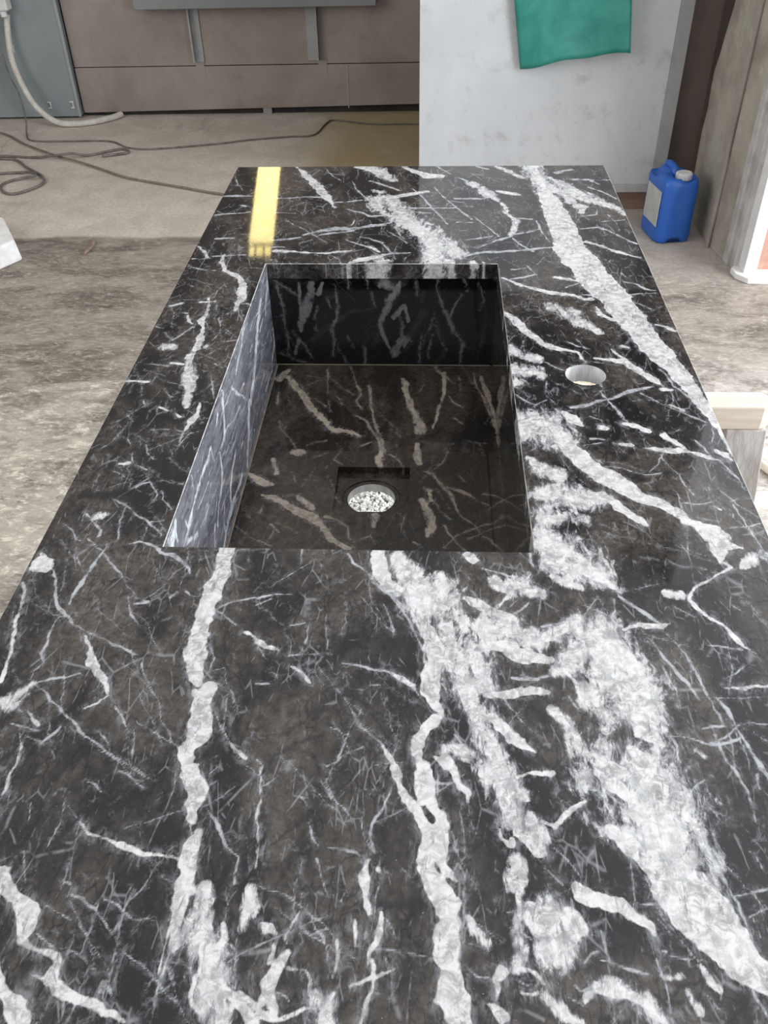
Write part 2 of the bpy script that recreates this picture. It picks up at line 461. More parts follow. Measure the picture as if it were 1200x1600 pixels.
g452 15410 74 614 15247 122
w1156 14186 52 1207 13974 91 1182 13768 87 1270 13566 63 1336 13447 117
g1367 13532 79 1563 13498 92
m1293 13176 82 1200 12864 80
g1196 12802 99 1022 12682 97 874 12563 46 679 12387 45
g522 12683 46 909 12803 69
g531 12102 55 720 12243 141 998 12243 146 1187 12300 101 1467 12328 78 1777 12415 55
g1274 12894 56 1572 13017 56
g1240 12742 42 1341 12503 52 1485 12271 55
g1629 13399 34 1690 12986 56 1750 12621 28
w1107 14737 84 1262 14660 127 1442 14583 71
w1145 15984 86 1356 15727 113 1555 15396 104
g63 16044 60 316 15617 59
g804 15989 89 997 15858 89
g390 13373 52 663 13372 52
g-525 13183 31 -463 12807 39 -388 12715 42
g-892 12686 64 -719 12595 55 -612 12330 34 -506 11989 26
g-668 13056 31 -336 12565 38
g-855 12045 106 -560 12186 139 -304 12215 57
m-708 11879 248 -796 11824 247
m-961 14796 125 -849 14719 155
m-955 14203 149 -809 13919 220 -668 13644 144
g-948 13646 135 -695 13678 135
g-925 13249 126 -729 13313 155 -607 13378 84
w-877 12418 52 -749 12244 59
g1056 11302 58 1256 11354 91 1441 11483 84
g1352 11746 25 1461 11457 24
g1121 11639 41 1325 11692 51
m275 11935 125 297 11825 100
m593 11880 90 635 11772 89
m752 11880 50 770 11772 40
w-2430 15995 54 -2259 15651 133 -2075 15279 165 -1930 14961 168 -1816 14652 181 -1713 14428 117 -1544 14029 45
g-3471 15543 28 -3369 15134 42 -3203 14819 27
g-3484 14555 105 -3266 14553 188 -2994 14551 105
g-2571 14435 105 -2227 14469 105 -1855 14503 150
g-1590 14244 102 -1406 14264 144 -1148 14349 114
g-1377 15271 37 -1265 14876 53 -1105 14496 69 -950 14131 48
g-1086 14204 64 -931 13782 44
g-1353 13923 59 -1110 13783 66 -921 13612 90 -746 13678 91
m-914 14421 280 -801 14274 278
g-1931 12873 80 -1702 13029 150 -1463 13123 224 -1215 13122 191 -973 13217 157 -728 13281 160
g-1685 12872 122 -1210 13058 123
w-1225 13250 34 -1191 13480 35
g-2279 13452 34 -2014 13157 40 -1783 12872 39 -1533 12567 23
g-1281 12717 54 -1049 12507 66 -851 12389 91 -726 12244 55
g-1045 12808 42 -695 12595 72
w-2287 12273 90 -2166 12256 79 -1999 12244 68 -1806 12215 45 -1522 12204 46
w-1510 12204 79 -1339 12261 69 -1153 12302 46
g-2396 12689 86 -2156 12719 99 -1969 12780 98
g-2356 12420 59 -2188 12419 83
w-1163 11824 67 -989 11961 120 -787 12073 125 -674 12130 106
g-1442 12101 42 -1315 11989 39 -1280 11851 34
g-3207 12101 57 -3018 12101 69 -2694 12147 46
w-3471 12451 45 -3338 12274 81 -3255 12045 59
g-3406 11712 41 -3299 11641 58 -3061 11604 41
g-3450 13695 70 -3203 13762 84 -2928 13829 71
g-3264 12753 86 -2994 12752 74
w-1315 15978 166 -1110 15932 236 -894 15633 183
g-1917 15944 22 -1734 15520 33 -1575 15314 39
w-3081 14112 79 -3022 14076 56
g-2506 13792 54 -2190 13755 40
w-3026 12147 40 -3012 11877 82 -2907 11615 100 -2774 11488 95 -2660 11363 109 -2571 11158 105 -2543 10841 131 -2516 10688 110 -2539 10574 69 -2536 10463 69 -2523 10390 50
w-2964 10724 28 -2927 10497 52 -2916 10242 72 -2913 10065 83 -2869 9892 65 -2852 9657 86 -2858 9461 108 -2872 9270 102 -2856 9055 101 -2816 8876 112
m-2816 8876 134 -2772 8673 148 -2737 8448 133 -2716 8258 102 -2683 8047 57
g-2803 8817 90 -2737 8448 103 -2688 8099 72
w-2784 8730 111 -2679 8660 44
g-2884 10937 20 -2895 10724 20
w-3434 10506 53 -3294 10570 54
w-3060 10601 53 -2855 10610 46
g-3176 9555 50 -3101 9721 41 -3004 9908 37
g-3320 9752 19 -3179 9571 26
w-3152 10240 34 -3087 10098 49 -3022 9994 22
g-2718 10172 23 -2654 9928 19
g-2557 9759 24 -2480 9693 24
g-2553 9827 22 -2371 9628 17
g-2548 9545 46 -2360 9563 46
g-3366 8988 29 -3221 8966 39 -3073 8926 38
w-3058 8992 41 -2901 8979 41
g-3347 8854 24 -3206 8783 23 -3082 8712 27
w-3464 8587 44 -3333 8574 55 -3226 8567 28
g-2997 8362 11 -2883 8255 15
w-3175 8144 35 -3140 8066 19
w-2959 8030 27 -2854 7954 38
w-2795 7942 32 -2715 7842 44
w-2549 8154 21 -2542 8023 45 -2538 7870 89 -2575 7720 85 -2597 7574 32
g-2551 8998 32 -2427 8910 36
g-2521 8733 29 -2463 8480 29 -2401 8209 23
m-2726 9398 64 -2717 9430 64
m-3264 9393 128 -3169 9394 128
g-2515 8167 19 -2406 8124 18
g-2947 7592 29 -2743 7608 24
g-2708 10208 40 -2608 10298 46
g-3236 10312 47 -3164 10294 47
g-3477 9921 30 -3378 9853 25
g-3469 11744 37 -3325 11679 52 -3185 11628 30
g-3467 11988 55 -3281 12002 46 -3209 12020 37
g-2505 10575 55 -2379 10538 55
g-2455 10390 27 -2407 10210 16
k-3328 9854 110 -3198 9787 110
k-3398 9171 81 -3227 9111 81
k-2777 10388 74 -2621 10462 74
g-3336 7594 17 -3255 7461 17
g-3152 7433 20 -3079 7289 16
g-2954 7592 30 -2749 7604 24
g-2674 7576 23 -2496 7549 23
g-2612 7532 24 -2579 7313 23
g-2526 7533 32 -2568 7415 21 -2579 7313 15
g-3049 7494 15 -2929 7364 15
g-2935 7321 23 -2865 7180 20 -2770 7070 22
g-3009 7407 10 -2981 7291 13
g-2800 7323 14 -2722 7211 14
w-3097 6995 40 -3019 7010 51
w-2906 6958 24 -2823 6892 35
g-3120 6846 21 -3024 6795 19 -2931 6693 20
g-2924 6667 20 -2919 6591 17
g-2856 6592 24 -2810 6657 36 -2724 6697 31 -2616 6521 24 -2595 6374 22
g-2589 6572 21 -2535 6449 22 -2418 6281 19
g-2619 6725 28 -2514 6689 29 -2400 6678 35
g-2629 7100 11 -2499 6966 15 -2372 6835 11
g-3007 6401 19 -2894 6331 28 -2750 6203 30 -2593 6066 36 -2434 5912 16
g-2882 6343 16 -2852 6130 19 -2822 5814 21
g-2593 6066 19 -2451 6104 19
w-3212 6180 33 -3159 6135 33
g-3162 6146 23 -3058 6056 39 -2986 5966 28 -2989 5876 33
m-3086 6148 99 -2994 6197 75
g-3420 6047 14 -3285 5959 21 -3197 5827 24 -3131 5807 19
g-3085 5852 24 -2978 5745 30
g-3175 5762 11 -3085 5572 13 -2983 5389 16
g-2693 5774 46 -2614 5808 66 -2489 5779 56 -2400 5716 50
g-2896 5790 21 -2880 5661 30
g-2584 5864 16 -2590 5998 16
g-2456 6001 15 -2428 5890 14
k-3299 6482 120 -3088 6461 151 -2867 6516 130
k-3331 6896 85 -3151 6953 85''',
'B': '''g-2251 -261 45 -2225 -478 45 -2185 -717 45 -2179 -997 46 -2157 -1285 40 -2147 -1544 34
g-2267 -261 34 -2105 -377 34 -1943 -494 34
m-1724 -310 93 -1770 -511 186 -1849 -716 220 -1898 -925 159 -1942 -1068 80
m-1568 -309 61 -1642 -477 93
m-1911 -310 50 -1921 -613 64
g-2073 -1086 56 -2016 -1176 43 -1867 -1357 43 -1798 -1542 35
m-1989 -1248 97 -2041 -1469 65
g-1653 -646 31 -1700 -854 45 -1698 -1066 26
g-1376 -342 25 -1366 -611 57 -1395 -853 95 -1471 -1047 112 -1450 -1245 65 -1474 -1502 46
g-1191 -243 50 -1181 -375 38
g-912 -242 37 -901 -375 31
m-666 -308 196 -482 -440 125 -609 -575 159 -676 -781 127 -743 -956 64 -683 -1133 66 -606 -1350 47
m-418 -275 62 -482 -440 125
g-642 -678 38 -743 -956 45 -683 -1133 46 -606 -1350 33
m-550 -850 98 -390 -643 68 -328 -884 64
m-393 -1239 201 -525 -1423 203
g-841 -441 44 -815 -644 38
g-203 -274 25 -186 -507 25
g105 -241 62 92 -406 43 175 -641 63 274 -847 80 375 -1057 97 509 -1235 80 484 -1416 65 474 -1601 53
g503 -240 49 540 -405 31
g450 -472 45 363 -674 51 306 -847 45
g705 -306 30 780 -571 25
g-103 -1130 32 -134 -1383 39 -149 -1606 26
g26 -1201 26 -18 -1530 26
g-2304 -1452 53 -2082 -1562 46 -1823 -1655 31
g-1234 -1172 27 -1145 -1353 21
g-981 -1352 46 -985 -1649 40
g-423 -884 32 -425 -1168 45
g-1504 -544 32 -1465 -680 26''',
'F': '''w-2158 11476 61 -1995 11197 108 -1837 10927 124 -1750 10702 113 -1605 10485 119 -1487 10308 103 -1392 10134 93 -1304 10033 107 -1148 10018 98 -1048 9969 83 -927 9887 40
m-2274 11393 139 -2164 11683 85
g-1563 11690 64 -1502 11283 52 -1476 11009 16
g-1325 10935 43 -1243 10692 53
g-1457 10819 20 -1409 10524 20
g-1665 10854 22 -1482 10651 53
g-1471 11404 22 -1101 10957 27
g-1205 11778 31 -1084 11289 43 -1001 10978 82 -1048 10788 40 -953 10568 66
g-892 11212 62 -852 10716 71 -783 10390 71 -707 10077 80 -634 9776 97 -584 9518 114
g-1045 10458 38 -853 10248 58 -717 9908 92 -626 9613 99
m-671 9390 141 -608 9236 99
g-892 9657 73 -766 9757 41
g-2224 11037 41 -2186 10696 61
g-2119 10297 20 -2066 10054 29 -1903 9853 22 -1774 9592 24
m-1781 9496 160 -1706 9497 160
g-1649 9659 31 -1508 9760 39 -1396 9779 27
g-1525 9389 24 -1348 9488 24
w-2347 9050 65 -2213 8903 101 -2071 8803 115 -1979 8790 57
w-2069 8559 53 -1885 8507 108 -1744 8372 132 -1554 8240 127 -1370 8138 129 -1252 7984 92 -1168 7807 93 -1041 7685 101 -934 7590 101
g-1237 8167 99 -1095 8118 68 -947 7965 36 -896 7738 20
m-1611 8569 101 -1425 8324 99
g-1762 9061 19 -1682 8855 18
g-2039 8365 37 -2053 8229 46
m-1897 7994 55 -1791 7843 54
g-2316 7959 24 -2176 7834 28 -2022 7711 29 -1839 7604 30
g-893 7689 23 -687 7818 28
m-641 8181 153 -629 7972 84
g-672 7844 21 -612 7671 17
g-1222 9333 38 -1120 9226 47
g-1563 8916 17 -1434 8889 17
m-2058 9332 74 -1959 9027 73
m-385 11418 86 -312 11026 84 -242 10652 105 -137 10330 123 -93 10020 176
g-134 10190 60 -93 9986 79
m-146 9720 75 -141 9463 111 -119 9277 92
g-513 9488 34 -377 9333 45 -300 9181 25
m-609 9550 78 -637 9360 134
g95 11794 81 180 11629 110 365 11309 33
g299 10959 29 378 10772 52 494 10627 34
g352 10373 43 466 10218 37
m243 11630 63 219 11034 61 157 10549 51 60 10090 40
g452 11510 21 485 11115 21
g-83 11544 21 -69 11263 21 -149 11067 24
g684 11595 43 731 11157 65 819 10816 87 899 10382 93 970 9904 88 984 9485 93 985 9028 90 989 8653 87
m786 11515 66 849 11043 86 927 10561 62 979 10072 79
g344 9794 20 266 9534 31 209 9283 21 64 9128 34
g-62 9096 57 82 9039 61 207 8807 83 310 8611 97 375 8364 55 439 8179 32 569 8026 41 662 7851 33 862 7610 33
g207 8807 68 382 8725 80 519 8643 88 654 8507 34 770 8427 25
w22 8717 73 67 8494 62
g119 8440 38 187 8279 40 287 8149 30
m-72 8519 96 -1 8356 132 68 8171 156 69 7989 136 4 7835 54
g219 8044 44 268 7866 56 364 7719 51 490 7576 33
g929 8217 30 788 8083 36 601 7988 46 349 7818 42 200 7618 27
g937 8060 32 749 7954 31 496 7772 26
g694 8661 34 832 8636 38 949 8555 25 750 8346 21
g424 9076 20 490 8871 20
g-273 8242 18 -317 8031 24 -329 7903 13
g-159 7731 68 -77 7684 57
k-326 7802 46 -163 7907 69 2 8039 73 203 8095 74 338 8177 72''',
'L': '''w11200 -252 87 11019 -307 112 10765 -404 126 10565 -556 170 10375 -696 135 10187 -834 121 9909 -915 117 9743 -1027 103
w9978 -10 110 9786 -58 103 9681 -151 78 9467 -182 50 9196 -249 51
w11916 -82 210 11785 -268 194 11539 -400 104 11371 -567 79
w11837 -1032 111 11850 -1255 142 11511 -1340 74 11354 -1487 47 10730 -1474 35
w8903 -259 53 9059 -438 44 9341 -676 26 9586 -894 25
w8345 61 22 8484 -96 47 8442 -198 73
g9617 -624 27 9266 -566 27
g11198 -529 34 10850 -546 33
w8419 -184 129 8369 -297 102 8327 -445 84 8247 -555 74
w8127 -153 68 7989 -217 42
w7654 -270 34 7429 -306 33 7185 -265 42 6959 -286 60 6684 -316 62 6499 -369 66 6258 -438 58
g7647 -279 30 7706 -480 31
w7955 -558 43 7945 -746 69 7836 -895 50 7565 -1006 57 7384 -1169 60
w8640 -1019 47 8368 -1094 49 8142 -1211 78 8058 -1375 89
w9685 -990 161 9506 -1123 135 9412 -1313 135 9182 -1458 105 9084 -1594 68
g9165 -706 31 8884 -680 23 8438 -521 36 8032 -539 46
w8758 -1487 73 8394 -1460 71 8118 -1439 77 7887 -1466 103 7671 -1481 71 7487 -1552 58
w7297 -1079 68 7170 -1252 59
w6154 -37 66 6108 -156 32 6092 -236 37
w6416 -258 24 6444 -378 34
g6795 30 16 6863 -75 27 6847 -198 28
g7815 -1193 42 7678 -1290 43 7630 -1446 40
m6333 -463 71 6665 -684 74
m5937 -99 219 5986 -90 165
g7343 -499 27 7026 -480 25 6797 -436 18
g7516 -904 36 7421 -950 36''',
}
# ------------------------------------------------------------------ helpers
COL = bpy.context.scene.collection
def obj(name, bm_or_me, mat, parent=None, smooth=False, bevel=0, kind=None):
    if isinstance(bm_or_me, bmesh.types.BMesh):
        me = bpy.data.meshes.new(name)
        bmesh.ops.recalc_face_normals(bm_or_me, faces=bm_or_me.faces)
        bm_or_me.to_mesh(me); bm_or_me.free()
    else: me = bm_or_me
    o = bpy.data.objects.new(name, me); COL.objects.link(o)
    mats = mat if isinstance(mat, (list, tuple)) else [mat]
    for m in mats: me.materials.append(m)
    if smooth:
        for p in me.polygons: p.use_smooth = True
    if bevel:
        b = o.modifiers.new('bevel', 'BEVEL'); b.width = bevel; b.segments = 2; b.limit_method = 'ANGLE'
        b.harden_normals = False
    if parent is not None: o.parent = parent; o.matrix_parent_inverse = Matrix()
    if kind: o['kind'] = kind
    return o
def tag(o, label, cat, group=None):
    o['label'] = label; o['category'] = cat
    if group: o['group'] = group
    return o
def thing(name, label, cat, loc=(0, 0, 0), rz=0, group=None):
    o = bpy.data.objects.new(name, None); COL.objects.link(o); o.empty_display_size = .05
    o.location = loc; o.rotation_euler = (0, 0, rz)
    return tag(o, label, cat, group)
def box(bm, x0, x1, y0, y1, z0, z1, M=None):
    v = [bm.verts.new((x, y, z)) for z in (z0, z1) for y in (y0, y1) for x in (x0, x1)]
    if M is not None:
        for q in v: q.co = M @ q.co
    for f in ((0, 2, 3, 1), (4, 5, 7, 6), (0, 1, 5, 4), (2, 6, 7, 3), (0, 4, 6, 2), (1, 3, 7, 5)):
        bm.faces.new([v[i] for i in f])
    return v
def bx(*a, **k):
    bm = bmesh.new(); box(bm, *a, **k); return bm
def prism(pts, z0, z1):
    bm = bmesh.new()
    lo = [bm.verts.new((x, y, z0)) for x, y in pts]; hi = [bm.verts.new((x, y, z1)) for x, y in pts]
    bm.faces.new(lo[::-1]); bm.faces.new(hi); n = len(pts)
    for i in range(n): bm.faces.new((lo[i], lo[(i + 1) % n], hi[(i + 1) % n], hi[i]))
    return bm
def catmull(P, n=8):
    P = [Vector(p) for p in P]; out = []
    for i in range(len(P) - 1):
        a = P[max(0, i - 1)]; b = P[i]; c = P[i + 1]; d = P[min(len(P) - 1, i + 2)]
        for k in range(n):
            t = k / n
            out.append(.5 * ((2 * b) + (c - a) * t + (2 * a - 5 * b + 4 * c - d) * t * t + (3 * b - a - 3 * c + d) * t ** 3))
    out.append(P[-1]); return out
def tube(P, r, seg=10, rib=0, bm=None):
    bm = bm or bmesh.new(); rings = []
    up = Vector((0, 0, 1))
    for i, p in enumerate(P):
        d = (P[min(i + 1, len(P) - 1)] - P[max(i - 1, 0)]).normalized()
        s = d.cross(up)
        if s.length < .05: s = d.cross(Vector((1, 0, 0)))
        s.normalize(); u = s.cross(d)
        rr = r * (1 + (rib if i % 2 else 0))
        rings.append([bm.verts.new(p + (s * math.cos(a) + u * math.sin(a)) * rr) for a in [2 * math.pi * k / seg for k in range(seg)]])
    for a, b in zip(rings, rings[1:]):
        for k in range(seg): bm.faces.new((a[k], a[(k + 1) % seg], b[(k + 1) % seg], b[k]))
    bm.faces.new(rings[0]); bm.faces.new(rings[-1][::-1])
    return bm
def lathe(prof, seg=40, c=(0, 0), bm=None):
    bm = bm or bmesh.new(); R = []
    for r, z in prof:
        R.append([bm.verts.new((c[0] + r * math.cos(2 * math.pi * k / seg), c[1] + r * math.sin(2 * math.pi * k / seg), z)) for k in range(seg)])
    for a, b in zip(R, R[1:]):
        for k in range(seg): bm.faces.new((a[k], a[(k + 1) % seg], b[(k + 1) % seg], b[k]))
    return bm, R

# ------------------------------------------------------------------ node materials
class NM:
    def __init__(s, name):
        s.m = bpy.data.materials.new(name); s.m.use_nodes = True; s.t = s.m.node_tree; s.n = s.t.nodes
        s.b = s.n['Principled BSDF']; s.co = s.n.new('ShaderNodeTexCoord').outputs['Object']
    def link(s, a, b): s.t.links.new(a, b)
    def put(s, inp, v):
        if hasattr(v, 'is_linked') or isinstance(v, bpy.types.NodeSocket): s.link(v, inp)
        elif isinstance(v, (tuple, list)) and len(v) == 3 and len(inp.default_value) == 4: inp.default_value = (*v, 1)
        else: inp.default_value = v
    def map(s, sc=(1, 1, 1), rot=(0, 0, 0), src=None, loc=(0, 0, 0)):
        n = s.n.new('ShaderNodeMapping'); n.inputs['Scale'].default_value = sc; n.inputs['Rotation'].default_value = rot
        n.inputs['Location'].default_value = loc
        s.link(src or s.co, n.inputs[0]); return n.outputs[0]
    def noise(s, scale, detail=4, rough=.55, dist=0, vec=None, color=False):
        n = s.n.new('ShaderNodeTexNoise'); n.inputs['Scale'].default_value = scale; n.inputs['Detail'].default_value = detail
        n.inputs['Roughness'].default_value = rough; n.inputs['Distortion'].default_value = dist
        s.link(vec or s.co, n.inputs['Vector']); return n.outputs['Color' if color else 'Fac']
    def vor(s, scale, feature='DISTANCE_TO_EDGE', vec=None, rnd=1):
        n = s.n.new('ShaderNodeTexVoronoi'); n.feature = feature; n.inputs['Scale'].default_value = scale
        n.inputs['Randomness'].default_value = rnd
        s.link(vec or s.co, n.inputs['Vector']); return n.outputs['Distance']
    def attr(s, name):
        n = s.n.new('ShaderNodeAttribute'); n.attribute_name = name; return n.outputs['Fac']
    def mth(s, op, a, b=0.0, c=None):
        n = s.n.new('ShaderNodeMath'); n.operation = op; s.put(n.inputs[0], a); s.put(n.inputs[1], b)
        if c is not None: s.put(n.inputs[2], c)
        return n.outputs[0]
    def ss(s, v, a, b, lo=0, hi=1):
        n = s.n.new('ShaderNodeMapRange'); n.interpolation_type = 'SMOOTHSTEP'; s.put(n.inputs[0], v)
        for i, q in enumerate((a, b, lo, hi)): n.inputs[i + 1].default_value = q
        return n.outputs[0]
    def mix(s, f, a, b, mode='MIX'):
        n = s.n.new('ShaderNodeMix'); n.data_type = 'RGBA'; n.blend_type = mode
        s.put(n.inputs[0], f); s.put(n.inputs[6], a); s.put(n.inputs[7], b); return n.outputs[2]
    def vadd(s, a, b):
        n = s.n.new('ShaderNodeVectorMath'); n.operation = 'ADD'; s.put(n.inputs[0], a); s.put(n.inputs[1], b); return n.outputs[0]
    def warp(s, scale, amt, vec=None, detail=3):
        c = s.noise(scale, detail, color=True, vec=vec)
        n = s.n.new('ShaderNodeVectorMath'); n.operation = 'MULTIPLY_ADD'
        s.put(n.inputs[0], c); n.inputs[1].default_value = (amt,) * 3; n.inputs[2].default_value = (-amt / 2,) * 3
        return s.vadd(vec or s.co, n.outputs[0])
    def sep(s, v=None):
        n = s.n.new('ShaderNodeSeparateXYZ'); s.link(v or s.co, n.inputs[0]); return n.outputs
    def set(s, color=None, rough=None, metal=None, bump=None, bstr=.3, bdist=.002, **k):
        if color is not None: s.put(s.b.inputs['Base Color'], color)
        if rough is not None: s.put(s.b.inputs['Roughness'], rough)
        if metal is not None: s.put(s.b.inputs['Metallic'], metal)
        for q, v in k.items(): s.put(s.b.inputs[q], v)
        if bump is not None:
            n = s.n.new('ShaderNodeBump'); n.inputs['Strength'].default_value = bstr; n.inputs['Distance'].default_value = bdist
            s.link(bump, n.inputs['Height']); s.link(n.outputs[0], s.b.inputs['Normal'])
        return s.m
def mottled(name, c1, c2, scale=6, rough=.7, bstr=.2, speck=None, dust=None, stretch=(1, 1, 1), **k):
    M = NM(name); v = M.map(stretch)
    n = M.ss(M.noise(scale, 7, .6, .3, v), .32, .68)
    c = M.mix(n, c1, c2)
    if speck: c = M.mix(M.ss(M.noise(90, 3, .7), .66, .72), c, speck)
    if dust: c = M.mix(M.ss(M.noise(scale * 2.3, 8, .7, .5, v), .5, .75, 0, .6), c, dust)
    return M.set(c, rough, bump=M.noise(scale * 14, 4), bstr=bstr, **k)

def marble(name, base_lo=(.014, .0135, .015), base_hi=(.092, .079, .068), white=(.70, .70, .70), traced=True, streak=False, polish=.04, cracks=1.0, vein=(.52, .54, .575)):
    M = NM(name); co = M.co
    w1 = M.warp(14, .03)
    flow = M.map((1.0, .5, 1), (0, 0, -.35), src=w1)              # the stone's bedding runs away and to the right
    b = M.noise(10, 8, .66, .6, flow)
    base = M.mix(M.ss(b, .40, .62), base_lo, base_hi)
    base = M.mix(M.mth('MULTIPLY', M.ss(M.noise(46, 7, .74, .5, flow), .44, .66, 0, .6), M.ss(b, .42, .6)), base, tuple(q * 1.45 for q in base_hi))
    base = M.mix(M.ss(M.noise(120, 6, .8, .3), .36, .62, .6, 0), base, tuple(q * .55 for q in base_lo))
    # black hairline web
    hw = M.warp(40, .012)
    for sc, wd, st, ro in ((38, .04, .5, .3), (90, .07, .55, 1.1), (60, .045, .6, 2.0)):
        e = M.vor(sc, vec=M.map((1, .45, 1), (0, 0, ro), src=hw))
        k = M.mth('MULTIPLY', M.ss(e, 0, wd, 1, 0), M.ss(M.noise(14 + sc * .05, 4, vec=M.map(loc=(ro, 0, 0))), .44, .6))
        base = M.mix(M.mth('MULTIPLY', k, st * (.25 + .75 * cracks)), base, (.008, .008, .010))
    broad = M.ss(M.noise(6.5, 6, .66, 1.2, flow), .56, .66, 0, .75)
    base = M.mix(broad, base, (.013, .013, .016))
    # broken calcite hairlines, mostly straight
    for sc, wd, lo, hi, st, ro, loc in ((20, .018, .53, .62, .7, .25, 0), (34, .024, .54, .62, .55, -.5, 3), (62, .04, .54, .62, .5, .9, 7), (110, .07, .55, .63, .45, .1, 11)):
        e = M.vor(sc, vec=M.map((1, .38, 1), (0, 0, ro), src=M.warp(sc * .9, .12 / sc), loc=(loc, loc, 0)))
        k = M.mth('MULTIPLY', M.ss(e, 0, wd, 1, 0), M.ss(M.noise(11 + loc * 2, 5, .65, vec=M.map(loc=(loc, 0, 0))), lo, hi))
        base = M.mix(M.mth('MULTIPLY', k, st * cracks * .7), base, (.40, .41, .44))
    # smoky patches and speckle
    base = M.mix(M.ss(M.noise(70, 9, .78, .8, M.map((1, .5, 1), (0, 0, -.6))), .56, .68, 0, .5 * cracks), base, (.24, .25, .27))
    base = M.mix(M.ss(M.noise(520, 2, .6), .71, .76, 0, .6), base, (.45, .45, .45))
    nf = M.mth('SUBTRACT', M.noise(420, 6, .72, vec=M.map((1, .4, 1), (0, 0, -.3))), .5)
    nm = M.mth('SUBTRACT', M.noise(110, 6, .7, .6, vec=M.map((1, .4, 1), (0, 0, -.3))), .5)
    grain = M.mix(M.ss(M.noise(120, 8, .75, .6), .40, .60), tuple(q * .50 for q in white), white)
    fis = M.ss(M.noise(85, 9, .78, 1.2, M.map((1.5, .35, 1), (0, 0, -.45))), .535, .63)
    grain = M.mix(M.mth('MULTIPLY', fis, .8), grain, (.15, .15, .17))
    core = M.ss(M.noise(24, 5, .6, .4), .45, .62, 0, .5)
    grain = M.mix(core, grain, tuple(q * 1.08 for q in white))
    col = base
    if traced:
        dk = M.mth('MULTIPLY', M.ss(M.mth('ADD', M.attr('vein_dark'), M.mth('MULTIPLY', nm, 12)), -3, 4), .8)
        col = M.mix(dk, col, (.011, .011, .013))
        cl = M.attr('vein_cloud')
        an = M.map((1.3, .5, 1), (0, 0, -.45), src=M.warp(30, .012))
        tex = M.mth('SUBTRACT', M.noise(95, 10, .78, .5, an), .5)
        big = M.mth('SUBTRACT', M.noise(28, 6, .65, .8, an), .5)
        thr = M.mth('ADD', M.mth('ADD', M.mth('MULTIPLY', tex, 3.2), M.mth('MULTIPLY', big, 2.2)), .50)
        halo = M.ss(M.mth('SUBTRACT', M.mth('MULTIPLY', cl, 1.0), thr), -.42, .12, 0, .55)
        halo = M.mth('MULTIPLY', halo, M.ss(cl, .02, .25))
        col = M.mix(halo, col, (.20, .21, .24))
        k = M.mth('MULTIPLY', M.ss(M.mth('SUBTRACT', cl, thr), -.16, .34, 0, .97), M.ss(cl, .02, .12))
        col = M.mix(k, col, grain)
        th = M.mth('ADD', M.attr('vein_thin'), M.mth('ADD', M.mth('MULTIPLY', nf, 1.5), M.mth('MULTIPLY', nm, 1.4)))
        fade = M.ss(M.noise(75, 6, .7), .36, .56, .30, 1)
        glow = M.mth('MULTIPLY', M.ss(M.attr('vein_thin'), -4.5, .3, 0, .4), M.ss(M.noise(180, 6, .75), .46, .62))
        col = M.mix(glow, col, (.25, .26, .29))
        col = M.mix(M.mth('MULTIPLY', M.ss(th, -.7, .6, 0, .8), fade), col, vein)
        cr = M.mth('ADD', M.attr('vein_crisp'), M.mth('ADD', M.mth('MULTIPLY', nf, 2.2), M.mth('MULTIPLY', nm, 2.6)))
        glow = M.mth('MULTIPLY', M.ss(M.attr('vein_crisp'), -7, .5, 0, .55), M.ss(M.noise(150, 7, .75, vec=an), .46, .60))
        col = M.mix(glow, col, (.27, .28, .31))
        col = M.mix(M.ss(cr, -.6, .9, 0, .97), col, grain)
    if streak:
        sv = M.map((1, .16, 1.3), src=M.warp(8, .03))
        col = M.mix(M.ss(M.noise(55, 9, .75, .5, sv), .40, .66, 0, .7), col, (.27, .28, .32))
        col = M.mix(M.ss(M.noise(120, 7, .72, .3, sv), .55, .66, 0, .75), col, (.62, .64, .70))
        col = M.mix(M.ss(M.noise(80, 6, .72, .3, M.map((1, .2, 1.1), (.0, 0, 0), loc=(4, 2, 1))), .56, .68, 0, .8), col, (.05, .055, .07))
    rg = M.ss(M.noise(50, 3), .3, .7, polish * .8, polish * 1.3)
    return M.set(col, rg, bump=M.noise(240, 3), bstr=.015, bdist=.0004, **{'IOR': 1.52})

